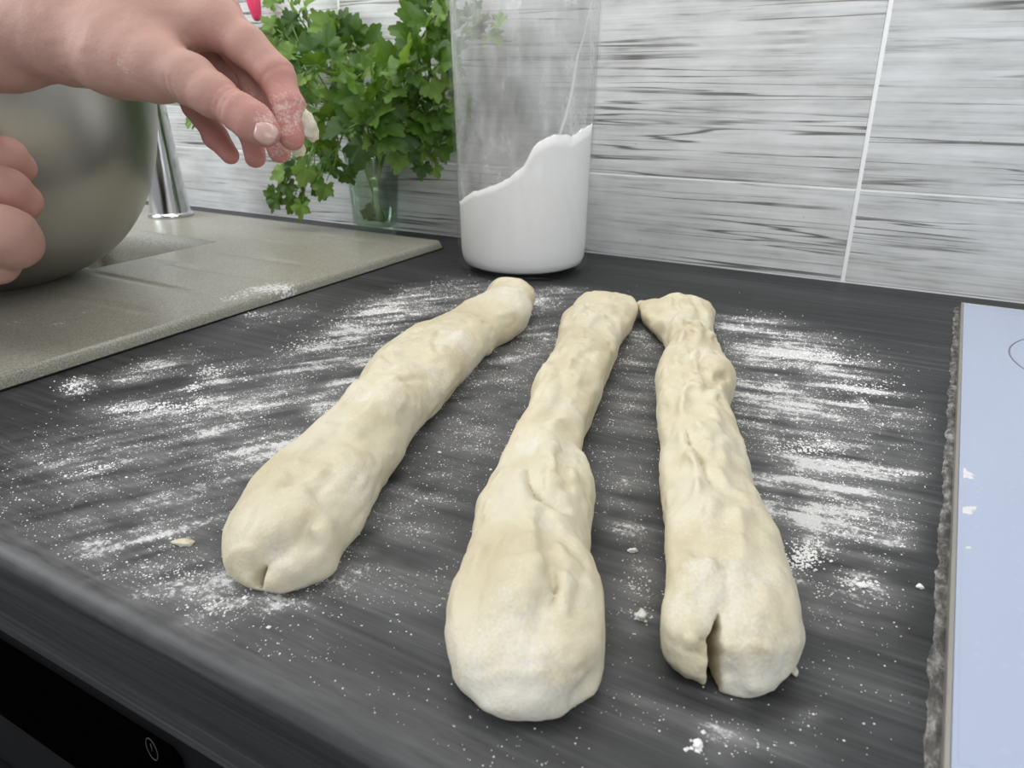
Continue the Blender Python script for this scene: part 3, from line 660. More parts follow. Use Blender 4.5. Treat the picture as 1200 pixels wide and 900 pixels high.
SPR = [ # px, py, wall-parallel plane, leaves, spread (m), leaf size (m), droop, words
    (345, 12, .712, 5, .024, .0150, 0, 'tallest at upper left'), (330, 40, .690, 5, .022, .0135, 0, 'just right of the pink handle'), (395, 42, .720, 6, .026, .0150, 0, 'at top, left of the gap'),
    (370, 75, .670, 6, .028, .0150, 0, 'in the upper left of the bunch'), (350, 105, .690, 5, .026, .0140, 0, 'beside the pinching fingers'), (405, 95, .700, 6, .028, .0155, 0, 'in the middle left of the bunch'),
    (440, 110, .660, 6, .028, .0165, 0, 'over the middle of the bunch'), (385, 135, .665, 6, .026, .0145, 0, 'low on the left'), (470, 90, .715, 6, .026, .0160, 0, 'right of the middle'),
    (500, 40, .715, 5, .026, .0165, 0, 'at the upper right'), (515, 10, .725, 5, .022, .0150, 0, 'topmost beside the jar'), (500, 75, .690, 6, .028, .0165, 0, 'on the right beside the jar'),
    (485, 130, .690, 6, .028, .0165, 0, 'low on the right'), (430, 150, .650, 6, .026, .0170, 0, 'hanging in front of the glass rim'), (515, 120, .710, 5, .024, .0150, 0, 'tucked behind the jar edge'),
    (355, 215, .665, 5, .026, .0140, .03, 'drooping lowest at left over the sink'), (330, 230, .650, 3, .016, .0125, .04, 'trailing leaf tips toward the tap'), (390, 200, .670, 4, .022, .0135, .015, 'bending down beside the glass'),
    (505, 185, .715, 3, .018, .0115, .02, 'hanging down right of the glass'), (480, 170, .700, 3, .020, .0120, .01, 'just above the glass on the right'), (228, 134, .735, 2, .012, .0105, 0, 'peeping out below the hand at far left'),
    (568, 30, .738, 3, .014, .0125, 0, 'seen through the jar'), (420, 60, .725, 5, .026, .0150, 0, 'at the back near the wall'), (455, 140, .715, 5, .026, .0150, 0, 'at the back over the glass'),
    (375, 175, .700, 5, .024, .0140, .01, 'bending left at the back'), (345, 75, .725, 5, .024, .0140, 0, 'at the back on the left'), (415, 125, .725, 6, .028, .0150, 0, 'at the back in the middle'), (520, 160, .730, 4, .020, .0130, 0, 'low at the back beside the jar'), (320, 60, .72, 4, .02, .013, 0, 'behind the index finger')]
for (px, py, Y, n, sp, sz, dr, words) in SPR:
    sprig(YP(px, py, Y), 'green parsley sprig '+words, cluster(n+2, sp*1.1, sz), dr)
# a single leaf lying under water against the glass
sub = link('parsley_leaf', LEAVES[2]); sub.scale = (.0135,)*3; sub.location = (gl[0]+.006, gl[1]-.020, .022); sub.rotation_euler = (math.radians(80), 0, math.radians(28))
tag(sub, 'single dark parsley leaf under the water in the glass', 'leaf')

# ------------------------------------------------------------------ pink utensil hanging at the wall
pt = YP(302, 25, .735); ut = empty('hanging_utensil', tuple(pt)); tag(ut, 'pink pointed utensil hanging at the wall above the parsley', 'utensil')
lathe('handle', smooth_prof([(.0005, 0), (.0040, .0015), (.0062, .008), (.0085, .022), (.0100, .045), (.0105, .075), (.0095, .12), (.0075, .17), (.006, .20), (.0005, .203)]), M['pink'], ut, 32)
ut.rotation_euler = (0, math.radians(-8), 0)
tube('hook', catmull([(0, 0, .198), (0, 0, .225), (.004, .006, .238), (.004, .014, .24), (.004, .0185, .236)], 5), .0015, M['chrome'], ut, 8)

# ------------------------------------------------------------------ dough
def smin(a, b, k):
    h = np.clip(.5+.5*(b-a)/k, 0, 1); return b*(1-h)+a*h-k*h*(1-h)
def cone(P, a, b, ra, rb):
    a = a.astype(np.float32); ab = (b-a).astype(np.float32); t = np.clip(((P-a)@ab)/max(float(ab@ab), 1e-12), 0, 1)
    return np.linalg.norm(P-(a+t[..., None]*ab), axis=-1)-(ra+(rb-ra)*t)
class Dough:
    def __init__(s, label, L, R, near, far, heights, seed, z0=.012, wrinkle=1.0):
        s.wrinkle = wrinkle; s.label = label; s.seed = seed
        n = G(near[0], near[1], .005); f = G(far[0], far[1], .022)
        s.o = np.array([n[0], n[1], 0]); ax = f-n; ax[2] = 0; s.len = float(np.linalg.norm(ax)); s.ax = ax/s.len; s.ay = np.array([-s.ax[1], s.ax[0], 0])
        def curve(P):
            q = np.array([G(x, y, z0)-s.o for x, y in P]); u, v = q@s.ax, q@s.ay; k = np.argsort(u); return u[k], v[k]
        uL, vL = curve(L); uR, vR = curve(R)
        s.u = np.linspace(0, s.len, 260)
        def smooth(uu, vv):
            y = np.interp(s.u, uu, vv); k = np.exp(-np.linspace(-2, 2, 9)**2); k /= k.sum(); return np.convolve(np.pad(y, 4, 'edge'), k, 'valid')
        vl, vr = smooth(uL, vL), smooth(uR, vR)
        s.c = (vl+vr)/2; s.w = np.abs(vl-vr)/2
        u0 = min(uL[0], uR[0]); u1 = max(uL[-1], uR[-1])
        cap = lambda x, r: np.sqrt(np.clip(1-(1-np.clip(x/r, 0, 1))**2, 0, 1))
        s.we = s.w
        s.H = np.interp(s.u/s.len, [q[0] for q in heights], [q[1] for q in heights])
        s.H = s.H*(.62+.38*cap(s.u, .05))*(.7+.3*cap(s.len-s.u, .03)); s.feat = []
    def loc(s, P): q = np.asarray(P)-s.o; return np.stack([q@s.ax, q@s.ay, q[..., 2]], -1)
    def base(s, q):
        u = q[..., 0]; c = np.interp(u, s.u, s.c); w = np.interp(u, s.u, s.we); H = np.interp(u, s.u, s.H)
        zc = .42*H; hz = np.where(q[..., 2] > zc, .58*H, .60*H)
        y = (q[..., 1]-c)/w; z = (q[..., 2]-zc)/hz
        g = (np.abs(y)**2.25+np.abs(z)**2.25+1e-9)**(1/2.25)
        d = (g-1)*np.minimum(w, hz)
        # rounded ends; the lower part reaches furthest out
        lean = .35*np.maximum(q[..., 2]-.006, 0)
        d = -smin(-d, -(-u-.0035+lean), .019)
        return -smin(-d, -(u-s.len-.003), .022)
    def hit(s, px, py):
        d = ray(px, py); d = d/np.linalg.norm(d); t = .15
        for _ in range(160):
            p = CC+d*t; v = float(s.base(s.loc(p)[None])[0])
            if v < .0003: return s.loc(p)
            if p[2] < .0005: return None
            t += max(v*.4, .0003)
        return s.loc(p)
    def line(s, pts, width, depth, k=5):          # furrow
        P = [q for q in (s.hit(*p) for p in pts) if q is not None]
        if len(P) > 1: s.feat.append(('l', catmull(P, k) if len(P) > 2 else P, width, depth))
    def blob(s, px, py, rad, h, flour=0):         # swelling (h > 0) or dimple (h < 0)
        q = s.hit(px, py)
        if q is not None: s.feat.append(('b', q, rad, h))
    def cleft(s, pts, rads, dirn, dep):       # a narrow cut going into the dough along dirn (strand frame)
        P = [(q, r) for q, r in ((s.hit(*p), r) for p, r in zip(pts, rads)) if q is not None]
        dirn = np.array(dirn, float); dirn /= np.linalg.norm(dirn)
        if len(P) > 1: s.feat.append(('c', [p for p, _ in P], [r for _, r in P], dirn, dep))
    def wrinkles(s, n, seed):
        r = np.random.default_rng(seed)
        for _ in range(n):
            u0 = r.uniform(.05, .95)*s.len; y0 = r.uniform(-.75, .75); L = r.uniform(.012, .040); sl = r.normal()*.35; P = []
            for t in np.linspace(-.5, .5, 4):
                u = np.clip(u0+t*L, .006, s.len-.006); y = np.clip(y0+sl*t+r.normal()*.04, -.85, .85); c, w, H = (float(np.interp(u, s.u, q)) for q in (s.c, s.we, s.H))
                P.append(np.array([u, c+y*w, .42*H+.58*H*(1-abs(y)**2.25)**(1/2.25)]))
            s.feat.append(('l', catmull(P, 3), r.uniform(.0015, .0030), r.uniform(.0006, .0019)*s.wrinkle))
    def flour(s, px, py, rad, st):
        q = s.hit(px, py)
        if q is not None: s.feat.append(('f', q, rad, st))
    def build(s, extra=None, h=.00105):
        lo = np.array([-.012, (s.c-s.w).min()-.010, -.002]); hi = np.array([s.len+.008, (s.c+s.w).max()+.010, s.H.max()*1.25+.006])
        P = grid_points(lo, hi, h); F = s.base(P).astype(np.float32)
        if extra: F = extra(s, P, F)
        gr = np.gradient(F, h); F = F/np.clip(np.sqrt(gr[0]**2+gr[1]**2+gr[2]**2), .25, 2.0); F = F.astype(np.float32); del gr
        m = np.abs(F) < .011; Q = P[m]; D0 = F[m]; D = np.zeros_like(D0); deep = np.zeros_like(D0)
        sd = s.seed*7.3
        for ft in s.feat:
            if ft[0] == 'l':
                pts = np.array(ft[1]); near = ((Q > pts.min(0)-.02) & (Q < pts.max(0)+.02)).all(1)
                dd = polydist(Q[near], [p for p in pts]); wd, dp = ft[2], ft[3]
                D[near] += dp*np.exp(-(dd/wd)**1.4) - .18*dp*np.exp(-((dd-2.4*wd)/(1.2*wd))**2)
            elif ft[0] == 'b':
                dd = np.linalg.norm((Q-ft[1].astype(np.float32)), axis=1); D -= ft[3]*np.exp(-(dd/ft[2])**2)
        D -= .0030*vnoise(Q*36+sd) + .0022*vnoise(Q*np.array([45, 115, 115], np.float32)+sd+3) + .0007*vnoise(Q*260+sd+9)
        D -= .0016*np.abs(vnoise(Q*np.array([70, 170, 170], np.float32)+sd+6))*s.wrinkle
        lim = .0036; D = np.where(D > 0, lim*np.tanh(D/lim), D)
        F[m] = D0+D
        for ft in s.feat:
            if ft[0] != 'c': continue
            pts, rads, dirn, dep = ft[1:]; pts = np.array(pts); sl = []
            a0 = np.minimum(pts.min(0), (pts+dirn*dep).min(0))-.009; a1 = np.maximum(pts.max(0), (pts+dirn*dep).max(0))+.009
            for k in range(3):
                i0 = int(max(0, (a0[k]-lo[k])//h)); i1 = int(min(F.shape[k], (a1[k]-lo[k])//h+2)); sl.append(slice(i0, i1))
            sl = tuple(sl); Pq = P[sl]; Fq_ = F[sl]; steps = max(2, int(dep/.0013))
            for k in range(-2, steps+1):
                off = dirn*(dep*k/steps)
                for p0, p1, r0, r1 in zip(pts[:-1], pts[1:], rads[:-1], rads[1:]):
                    sc_ = 1.25 if k < 0 else 1-.75*k/steps
                    Fq_ = -smin(-Fq_, cone(Pq, p0+off, p1+off, r0*sc_, r1*sc_), .0016)
            F[sl] = Fq_
        F = np.maximum(F, (.0004-P[..., 2]))
        F[0] = F[-1] = 1; F[:, 0] = F[:, -1] = 1; F[:, :, 0] = F[:, :, -1] = 1
        V, Qd = surface_nets(F, lo, h)
        me = npmesh('dough_strand', V, Qd)
        fl = np.zeros(len(V))
        for ft in s.feat:
            if ft[0] == 'f': fl += ft[3]*np.exp(-(np.linalg.norm(V-ft[1], axis=1)/ft[2])**2)
        fl += .25*np.exp(-(V[:, 2]/.006)**2)+.10+.55*vnoise(V*30+sd+2)
        attr(me, 'flour', np.clip(fl, 0, 1.2))
        o = link('dough_strand', me, M['dough']); o.matrix_world = Matrix((s.ax, s.ay, (0, 0, 1))).transposed().to_4x4(); o.location = s.o
        tag(o, s.label, 'dough', 'rolled dough strands on the floured worktop'); s.ob = o; return o

# left strand
d1 = Dough('left dough strand, pointing to the jar, with a notched lumpy near end',
    [(575, 332), (568, 347), (566, 354), (541, 366), (506, 387), (470, 405), (439, 427), (425, 446), (410, 472), (390, 500), (372, 511), (350, 527), (314, 553), (288, 589), (270, 616), (257, 640), (256, 662), (270, 681)],
    [(624, 338), (627, 348), (619, 368), (605, 381), (572, 404), (548, 430), (523, 460), (500, 478), (483, 500), (472, 522), (452, 553), (439, 584), (425, 607), (399, 630), (394, 647), (359, 671), (338, 688), (318, 690)],
    (292, 680), (600, 324), [(0, .026), (.12, .030), (.4, .031), (.7, .028), (.9, .024), (1, .027)], 1, wrinkle=.8)
d1.cleft([(302, 691), (303, 683), (306, 674), (311, 665)], [.0024, .0018, .0012, .0006], (.8, 0, -.5), .012); d1.line([(311, 665), (318, 654), (330, 648)], .004, .003); d1.blob(305, 606, .016, .004); d1.blob(330, 675, .010, .003); d1.blob(278, 660, .011, .003)
d1.line([(366, 640), (358, 626), (362, 614)], .0026, .0030); d1.blob(380, 625, .009, .002); d1.line([(322, 648), (340, 642), (354, 630)], .0035, .0018)
d1.line([(412, 515), (440, 508), (478, 492)], .006, .004); d1.line([(404, 488), (424, 466), (440, 448)], .004, .003); d1.blob(455, 460, .018, .003); d1.blob(470, 540, .012, -.002)
d1.line([(385, 512), (366, 536), (345, 560)], .006, .0022); d1.line([(560, 362), (578, 372), (592, 386)], .010, .004); d1.blob(600, 345, .018, .004); d1.blob(540, 400, .016, .0025); d1.line([(520, 440), (500, 430), (485, 412)], .008, .0025)
for q in ((595, 345, .030, .65), (540, 400, .022, .55), (520, 440, .016, .5), (430, 460, .012, .55), (410, 490, .010, .5), (265, 665, .012, .6), (322, 650, .006, .6), (425, 570, .010, .5), (450, 430, .01, .4)): d1.flour(*q)
d1.wrinkles(40, 5); d1.build()

# middle strand
d2 = Dough('middle dough strand with a smooth bulbous near end',
    [(690, 330), (679, 340), (673, 354), (659, 372), (650, 400), (646, 425), (624, 456), (615, 494), (593, 534), (580, 563), (568, 588), (560, 603), (550, 660), (540, 700), (527, 747), (530, 778), (545, 806), (563, 823)],
    [(728, 335), (747, 354), (746, 363), (733, 388), (721, 416), (708, 444), (696, 481), (685, 503), (684, 540), (692, 560), (696, 578), (688, 627), (685, 657), (702, 700), (705, 747), (697, 787), (680, 808), (663, 823)],
    (616, 832), (710, 335), [(0, .028), (.08, .031), (.35, .029), (.7, .027), (.92, .023), (1, .022)], 2)
d2.line([(652, 416), (660, 444), (656, 475), (634, 487)], .004, .0045); d2.line([(624, 509), (620, 553), (631, 578), (646, 587), (657, 595)], .0024, .0045)
d2.line([(638, 600), (642, 627), (647, 670), (650, 687), (647, 703)], .0022, .0028); d2.line([(648, 653), (660, 664), (674, 675)], .0022, .002); d2.line([(659, 534), (657, 556)], .0026, .003)
d2.line([(560, 728), (590, 722), (620, 727), (645, 716)], .010, .0035); d2.blob(625, 775, .024, .004); d2.blob(600, 650, .02, .002); d2.line([(673, 815), (690, 795)], .004, .003)
d2.line([(576, 610), (580, 660), (574, 700)], .006, .0018); d2.blob(700, 350, .014, -.003); d2.line([(690, 345), (710, 352), (735, 350)], .006, .0025); d2.line([(690, 420), (684, 450), (670, 500), (668, 540)], .004, .0022)
d2.line([(600, 560), (610, 530), (640, 500)], .005, .002); d2.blob(622, 745, .010, -.0018)
for q in ((624, 515, .010, .7), (627, 825, .013, .55), (600, 815, .010, .4), (610, 735, .012, .5), (700, 360, .020, .35), (660, 470, .012, .35), (640, 810, .009, .4), (560, 800, .008, .4)): d2.flour(*q)
d2.wrinkles(60, 6); d2.cleft([(621, 545), (622, 562), (631, 578), (646, 588), (657, 596)], [.0004, .0006, .0009, .0010, .0004], (0, .3, -1), .004); d2.cleft([(646, 668), (650, 686), (647, 702)], [.0003, .0007, .0003], (0, 0, -1), .003); d2.build()

# right strand
d3 = Dough('right dough strand, wrinkled, split by a deep cleft at the near end',
    [(775, 345), (759, 358), (759, 370), (778, 388), (783, 402), (782, 416), (767, 444), (770, 479), (773, 507), (772, 538), (775, 566), (781, 607), (778, 641), (787, 684), (781, 716), (782, 753), (790, 778), (801, 789)],
    [(830, 348), (837, 367), (837, 385), (838, 401), (841, 416), (860, 444), (852, 478), (859, 504), (876, 532), (881, 578), (894, 619), (916, 650), (928, 691), (937, 725), (938, 745), (930, 775), (919, 792), (905, 806)],
    (852, 801), (803, 342), [(0, .029), (.08, .031), (.35, .030), (.7, .028), (.86, .022), (1, .025)], 3, wrinkle=1.2)
d3.line([(810, 457), (812, 476), (803, 490), (809, 504), (824, 535), (837, 563), (850, 571)], .0022, .0055); d3.line([(796, 376), (812, 401), (820, 412), (820, 429), (828, 446)], .0022, .0026); d3.line([(834, 446), (828, 456), (822, 468)], .0022, .0028)
d3.blob(784, 500, .010, -.004); d3.line([(790, 513), (789, 538), (796, 569), (803, 590)], .004, .003); d3.line([(772, 404), (800, 408), (838, 402)], .006, .003); d3.line([(810, 591), (804, 619), (813, 650)], .0035, .0032)
d3.line([(826, 613), (846, 630), (872, 660)], .007, .003); d3.line([(858, 478), (835, 470), (815, 476)], .005, .003); d3.line([(776, 480), (790, 484), (803, 490)], .0045, .003); d3.line([(862, 520), (868, 545), (860, 575)], .005, .0025)
d3.cleft([(842, 722), (840, 736), (835, 750), (838, 766), (837, 786), (837, 806)], [.0004, .0007, .0010, .0014, .0015, .0013], (.75, .12, -.6), .016); d3.line([(841, 715), (838, 745), (838, 790)], .006, .0035); d3.line([(816, 752), (828, 760)], .0025, .004); d3.blob(815, 740, .014, .003); d3.blob(885, 760, .022, .003); d3.blob(845, 432, .013, .004)
d3.line([(840, 640), (850, 600), (846, 580)], .005, .0022); d3.blob(800, 650, .012, .002); d3.line([(795, 430), (793, 460), (785, 480)], .004, .002); d3.line([(905, 640), (890, 670), (884, 700)], .01, .002)
d3.line([(764, 362), (776, 368), (790, 366)], .004, .003); d3.line([(855, 790), (866, 800)], .003, .003)
def tail(s, P, F):                                     # the little tail at the far end
    a = s.loc(G(768, 368, .012)); b = s.loc(G(752, 358, .008)); ab = b-a
    t = np.clip(((P-a)@ab)/(ab@ab), 0, 1); d = np.linalg.norm(P-(a+t[..., None]*ab), axis=-1)-(.009-.0035*t)
    return smin(F, d.astype(np.float32), .006)
for q in ((850, 680, .016, .55), (900, 775, .012, .5), (880, 800, .011, .6), (820, 720, .012, .3), (800, 420, .016, .3), (830, 600, .012, .35), (860, 800, .008, .5)): d3.flour(*q)
d3.wrinkles(75, 7); d3.cleft([(807, 500), (812, 512), (824, 535), (834, 556), (841, 566)], [.0004, .0009, .0010, .0009, .0004], (0, .3, -1), .005); d3.build(tail)

# ------------------------------------------------------------------ hands
def cp(x, y, d): return np.array([(x-600)/FPX*d, (450-y)/FPX*d, d])       # hand frame: across, up, away
MC = Matrix(((CR[0], CU[0], CF[0]), (CR[1], CU[1], CF[1]), (CR[2], CU[2], CF[2])))
def chain(P, js, k=.004):
    D = None
    for (p, r), (q, r2) in zip(js[:-1], js[1:]):
        d = cone(P, p, q, r, r2); D = d if D is None else smin(D, d, k)
    return D
def hand(name, label, digits, body, lo, hi, creases, webs, pinkc, flourc, h=.00115, org=None, kroot=.009):
    P = grid_points(lo, hi, h)
    B = None
    for js in body:
        d = chain(P, js, .012); B = d if B is None else smin(B, d, .016)
    D = None
    for js in digits:
        d = chain(P, js); D = d if D is None else smin(D, d, .0012)
    F = smin(B, D, kroot)
    for a, b, r in webs: F = smin(F, cone(P, a, b, r, r), .008)
    m = np.abs(F) < .012; Q = P[m]; V0 = F[m]
    for (c, ax, reach, wd, dp) in creases:              # ring creases across a finger
        ax = ax/np.linalg.norm(ax); q = Q-c.astype(np.float32); al = q@ax.astype(np.float32); rad = np.linalg.norm(q, axis=1)
        V0 += dp*np.exp(-(al/wd)**2)*np.exp(-(rad/reach)**4)
    V0 -= .0012*vnoise(Q*70)+.0004*vnoise(Q*240+5)
    F[m] = V0
    F[0] = F[-1] = 1; F[:, 0] = F[:, -1] = 1; F[:, :, 0] = F[:, :, -1] = 1
    V, Qd = surface_nets(F, lo, h)
    pk = np.zeros(len(V)); fl = np.zeros(len(V))
    for c, r, s in pinkc: pk += s*np.exp(-(np.linalg.norm(V-c, axis=1)/r)**2)
    for c, r, s in flourc: fl += s*np.exp(-(np.linalg.norm(V-c, axis=1)/r)**2)
    org = org if org is not None else V.mean(0)
    me = npmesh(name, V-org, Qd[:, ::-1] if MC.determinant() < 0 else Qd); attr(me, 'pink', np.clip(pk, 0, 1)); attr(me, 'flour', np.clip(fl, 0, 1))
    o = link(name, me, M['skin']); mw = MC.to_4x4(); mw.translation = MC@Vector(org)+Vector(CC); o.matrix_world = mw
    return o, org
def nail(parent, org, tip, back, out, wd, ln):
    """curved plate on the finger end: tip and back points, out = outward direction"""
    y = (tip-back); y /= np.linalg.norm(y); o_ = out-y*(out@y); o_ /= np.linalg.norm(o_); x = np.cross(y, o_); v = []; f = []; nu, nv = 11, 9
    for j in range(nv):
        t = j/(nv-1); wv = wd*max(.02, 1-abs(2*t-1)**2.6)**(1/2.2)
        for i in range(nu):
            u = -1+2*i/(nu-1); v.append(back+y*ln*t+x*wv*u+o_*(.0011-wd*.55*u*u*u*u*.4-wd*.34*u*u-.0012*(t-.45)**2*4))
    for j in range(nv-1):
        for i in range(nu-1): a0 = j*nu+i; f.append((a0, a0+1, a0+nu+1, a0+nu))
    o = link('fingernail', npmesh('fingernail', np.array(v)-org, np.array(f)), M['nail'], parent)
    md = o.modifiers.new('t', 'SOLIDIFY'); md.thickness = .0006; return o

# upper hand, thumb toward the camera, pinching a scrap of dough
IDX = [(cp(252, 26, .428), .0125), (cp(290, 54, .424), .0112), (cp(324, 88, .421), .0098), (cp(338, 126, .418), .0088), (cp(342, 160, .416), .0072)]
MID = [(cp(252, 14, .448), .0125), (cp(283, 62, .447), .0105), (cp(303, 100, .445), .0095), (cp(318, 142, .441), .0086), (cp(327, 177, .437), .0068)]
RNG_ = [(cp(240, 22, .466), .0122), (cp(262, 78, .468), .0100), (cp(278, 110, .467), .0090), (cp(293, 152, .460), .0080), (cp(299, 184, .454), .0066)]
PNK = [(cp(205, 45, .480), .0118), (cp(216, 92, .482), .0092), (cp(229, 122, .479), .0083), (cp(252, 160, .471), .0074), (cp(270, 182, .465), .0060)]
THB = [(cp(168, 74, .418), .0175), (cp(222, 93, .408), .0138), (cp(250, 112, .404), .0112), (cp(281, 131, .401), .0101), (cp(297, 143, .400), .0099), (cp(310, 153, .3995), .0082)]
BODY = [[(cp(-330, 55, .47), .037), (cp(-120, 52, .455), .033), (cp(0, 42, .447), .0295), (cp(70, 30, .444), .0272)],
        [(cp(70, 30, .436), .024), (cp(170, 28, .432), .020), (cp(252, 26, .428), .0135)],
        [(cp(70, 22, .446), .024), (cp(165, 14, .448), .019), (cp(252, 14, .448), .0135)],
        [(cp(75, 28, .456), .023), (cp(165, 24, .463), .018), (cp(240, 22, .466), .013)],
        [(cp(75, 38, .462), .022), (cp(150, 44, .474), .018), (cp(205, 45, .480), .0125)],
        [(cp(92, 52, .436), .022), (cp(140, 66, .424), .0205), (cp(180, 78, .416), .0175)]]
ips = cp(268, 123, .402); ipd = cp(300, 146, .40)-cp(250, 112, .404)
CRS = [(cp(270, 124, .402), ipd, .016, .0009, .0009), (cp(276, 128, .402), ipd, .016, .0008, .0008), (cp(264, 120, .402), ipd, .016, .0008, .0006),
       (cp(325, 92, .42), cp(338, 126, .418)-cp(290, 54, .424), .014, .0010, .0007), (cp(339, 130, .418), cp(342, 160, .416)-cp(338, 126, .418), .012, .0009, .0007),
       (cp(199, 106, .402), cp(222, 93, .408)-cp(190, 84, .414), .010, .0012, .0009), (cp(208, 108, .402), cp(222, 93, .408)-cp(190, 84, .414), .009, .0011, .0008)]
PKC = [(cp(343, 150, .416), .022, .9), (cp(327, 165, .44), .022, .9), (cp(297, 175, .455), .026, .95), (cp(265, 172, .468), .030, .95), (cp(310, 150, .40), .018, .75), (cp(330, 95, .42), .016, .6), (cp(275, 60, .43), .018, .55), (cp(268, 125, .402), .014, .5), (cp(225, 110, .48), .02, .5)]
FLC = [(cp(345, 130, .41), .022, .85), (cp(333, 175, .435), .014, .8), (cp(312, 155, .39), .010, .55), (cp(300, 125, .40), .010, .4), (cp(143, 78, .40), .008, .75), (cp(298, 185, .45), .010, .5), (cp(300, 110, .44), .016, .45), (cp(262, 78, .43), .008, .6)]
lo = np.array([cp(-345, 0, .47)[0]-.03, .10, .365]); hi = np.array([-.095, .262, .512])
hnd, org = hand('hand', 'flour-dusted hand reaching in at upper left, thumb and fingers pinching down', [IDX, MID, RNG_, PNK, THB], BODY, lo, hi, CRS, [], PKC, FLC, h=.0013)
tag(hnd, 'flour-dusted hand reaching in at upper left, thumb and fingers pinching downward', 'hand')
tdir = cp(314, 156, .399)-cp(297, 143, .400)
nail(hnd, org, cp(318, 158, .392), cp(300, 144, .3905), np.array([.05, .30, -1.0]), .0066, .0125)

# lower hand, fingers curled against the bowl
H2 = [[(cp(-120, 168, 0.520), .0135), (cp(-40, 172, 0.510), .0135), (cp(6, 184, 0.505), .0130), (cp(20, 196, 0.517), .0120)],
      [(cp(-120, 205, 0.505), .0145), (cp(-40, 208, 0.497), .0145), (cp(8, 222, 0.493), .0138), (cp(26, 236, 0.505), .0128)],
      [(cp(-110, 262, 0.475), .0175), (cp(-40, 268, 0.473), .0185), (cp(8, 276, 0.473), .0182), (cp(16, 284, 0.477), .0170)]]
B2 = [[(cp(-420, 300, 0.465), .036), (cp(-260, 262, 0.495), .030), (cp(-170, 225, 0.505), .027), (cp(-110, 205, 0.510), .022)], [(cp(-170, 240, 0.495), .026), (cp(-95, 262, 0.480), .020)], [(cp(-90, 305, 0.485), .017), (cp(-20, 308, 0.487), .0130), (cp(2, 310, 0.489), .011)]]
CR2 = [(cp(-8, 300, .50), np.array([.2, 1, 0]), .022, .0014, .0016)]
PK2 = [(cp(20, 200, .54), .03, .75), (cp(25, 235, .53), .03, .85), (cp(15, 280, .51), .035, .9), (cp(-30, 250, .52), .05, .5)]
FL2 = [(cp(34, 245, .53), .010, .55), (cp(30, 310, .51), .010, .6), (cp(20, 190, .535), .012, .35)]
lo2 = np.array([cp(-430, 0, .50)[0]-.050, .030, .418]); hi2 = np.array([-.300, .195, .585])
hnd2, org2 = hand('hand', '', H2, B2, lo2, hi2, CR2, [], PK2, FL2, h=.0014, kroot=.008)
tag(hnd2, 'hand with curled fingers resting against the steel bowl at the left edge', 'hand')

# ------------------------------------------------------------------ dough scraps and flour clumps
def lump(name, c, rad, stretch, seed, mat, flat=True, n=14):
    a = np.linspace(0, math.pi, n); b = np.linspace(0, 2*math.pi, 2*n, endpoint=False); v = []; f = []
    for t in a:
        for p in b:
            d = np.array([math.sin(t)*math.cos(p), math.sin(t)*math.sin(p), math.cos(t)])
            r = rad*(1+.75*float(vnoise(d*1.7+seed*3.7))+.35*float(vnoise(d*4.5+seed))); q = d*r*np.array(stretch)
            if flat and q[2] < -rad*stretch[2]*.45: q[2] = -rad*stretch[2]*.45
            v.append(q)
    m = 2*n
    for i in range(n-1):
        for j in range(m): f.append((i*m+j, (i+1)*m+j, (i+1)*m+(j+1) % m, i*m+(j+1) % m))
    me = npmesh(name, v, f); attr(me, 'flour', np.full(len(v), .5)); o = link(name, me, mat); zmin = min(q[2] for q in v)
    o.location = (c[0], c[1], c[2]-zmin if flat else c[2]); return o
for (px, py, r, st, lab) in [(215, 638, .0034, (1.7, .8, .55), 'small flat dough crumb left of the notched dough end'), (930, 786, .0024, (.8, 1.4, .7), 'tiny dough crumb touching the right strand near its cleft'),
                             (818, 874, .0019, (1, 1, .8), 'round flour clump at the bottom edge below the right strand'), (752, 722, .0026, (1.0, 1.2, .55), 'flour clump between the near ends of two strands'), (1078, 689, .0016, (1, 1, .8), 'small flour clump near the hob edge'),
                             (742, 646, .002, (1.3, .9, .6), 'flour clump beside the wrinkled waist of the right strand'), (1009, 687, .0021, (1.4, .9, .6), 'flour clump at the end of the swept patch right of the dough')]:
    o = lump('flour_clump' if 'flour' in lab else 'dough_crumb', G(px, py), r*.75, st, px*.01, M['flour'] if 'flour' in lab else M['dough']); tag(o, lab, 'flour clump' if 'flour' in lab else 'crumb'); o.rotation_euler = (0, 0, .4)
sc = lump('dough_scrap', CC+np.array(MC@Vector(cp(361, 149, .420))), .0068, (.8, .8, 1.25), 6.4, M['dough'], False)
sc.rotation_euler = (.15, -.12, .5); tag(sc, 'ragged scrap of dough stuck to the index fingertip', 'dough scrap')
sc2 = lump('dough_scrap', CC+np.array(MC@Vector(cp(349, 173, .428))), .0050, (.9, .8, .9), 9.3, M['dough'], False); tag(sc2, 'small dough scrap held under the pinching fingertips', 'dough scrap')

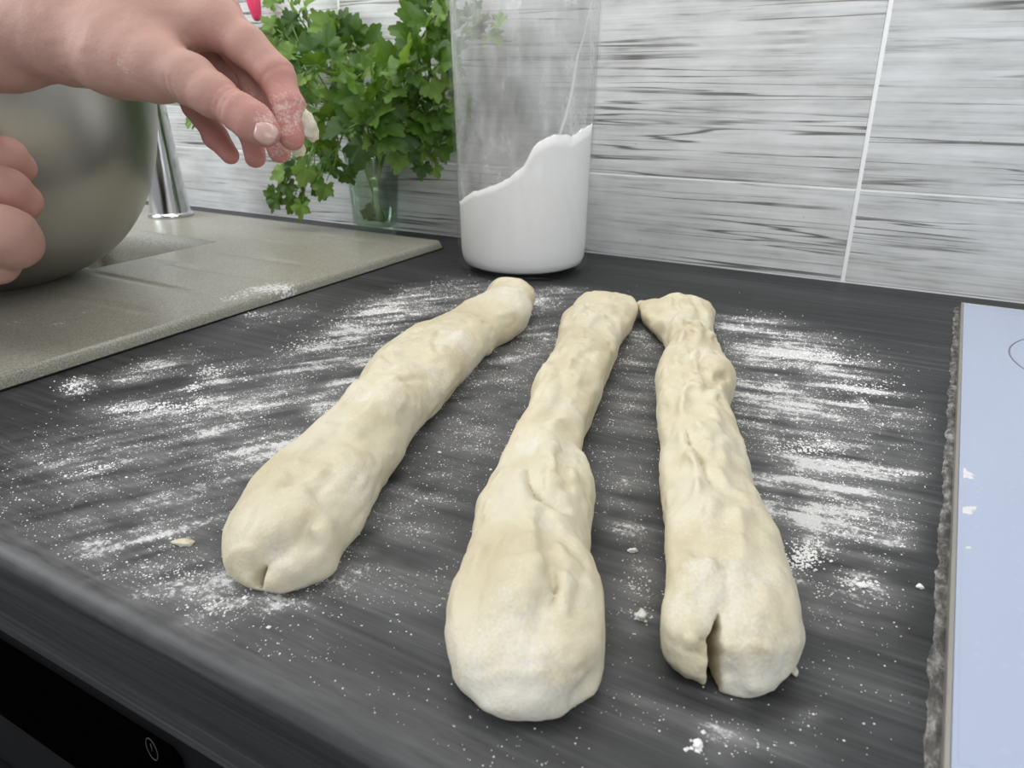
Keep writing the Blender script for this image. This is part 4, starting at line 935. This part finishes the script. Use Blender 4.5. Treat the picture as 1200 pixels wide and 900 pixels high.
# ------------------------------------------------------------------ loose flour grains (uncountable)
N = 900000
xy = np.c_[RNG.uniform(-.50, .028, N), RNG.uniform(FRONT_Y+.012, .70, N)]
d = flour_density(xy); cl = vnoise(np.c_[xy[:, 0]*28, xy[:, 1]*150, np.full(N, 2.2)]); cl2 = vnoise(np.c_[xy*240, np.full(N, 7.2)]); cl3 = vnoise(np.c_[xy*60, np.full(N, 4.2)])
pr = np.clip(d*.17*(1+1.8*cl2+.8*cl3), 0, 1)**1.2
k = RNG.random(N) < pr
xy = xy[k]; dk = d[k]
far = np.hypot(xy[:, 0], xy[:, 1]); r = (.00014+.00026*RNG.random(len(xy))**3)*(.75+.8*far)*(1+.25*(dk > .8)) 
r = np.where(RNG.random(len(xy)) < .012, r*2.3, r)
for (px, py, sx, sy, cnt, big) in ((86, 452, 9, 4, 70, .9), (95, 458, 12, 4, 60, .7), (140, 480, 9, 2.5, 60, .9), (165, 478, 12, 3, 80, .9), (192, 477, 12, 3, 80, .9), (218, 478, 10, 3, 60, .9), (236, 471, 6, 3, 40, .9), (252, 436, 12, 4, 90, .8), (226, 455, 6, 3, 45, .9),
                                 (110, 551, 9, 2.5, 26, .8), (124, 546, 7, 2, 18, .8), (78, 556, 6, 2, 16, .8), (380, 402, 24, 6, 130, .8), (420, 380, 26, 6, 130, .8), (300, 369, 12, 2.5, 40, .8), (355, 408, 14, 4, 70, .8),
                                 (945, 525, 18, 5, 220, .8), (948, 648, 14, 8, 200, .9), (935, 660, 10, 6, 90, .8), (1005, 684, 12, 3, 60, 1.0), (1010, 455, 20, 5, 120, .8), (965, 420, 28, 4, 140, .8), (1060, 556, 12, 2, 30, .9), (752, 722, 6, 4, 40, .9), (748, 690, 8, 8, 30, .7), (815, 875, 5, 3, 16, 1.1), (885, 782, 10, 3, 20, .6), (250, 712, 16, 5, 70, .7), (205, 672, 34, 10, 140, .55)):
    q = np.array([G(px+sx*RNG.normal(), py+sy*RNG.normal())[:2] for _ in range(cnt)]); fd = np.hypot(q[:, 0], q[:, 1])
    xy = np.r_[xy, q]; r = np.r_[r, (.00035+.0007*RNG.random(cnt)**2)*big*(.55+.9*fd)]
n = len(xy); a = RNG.random(n)*6.28; V = np.zeros((n, 5, 3), np.float32)
for q in range(4):
    V[:, q, 0] = xy[:, 0]+r*np.cos(a+q*1.5708)*(1+.5*RNG.random(n)); V[:, q, 1] = xy[:, 1]+r*np.sin(a+q*1.5708)*(1+.5*RNG.random(n)); V[:, q, 2] = .0001
V[:, 4, 0] = xy[:, 0]+r*.3*(RNG.random(n)-.5); V[:, 4, 1] = xy[:, 1]; V[:, 4, 2] = .0001+r*.9
b0 = np.arange(n)[:, None]*5; T = np.concatenate([b0+np.array([[q, (q+1) % 4, 4]]) for q in range(4)], 0)
print('grains', n)
fg = link('loose_flour', npmesh('loose_flour', V.reshape(-1, 3), T, False), M['flour']); tag(fg, 'loose white flour scattered over the dark worktop around the dough', 'flour', kind='stuff')
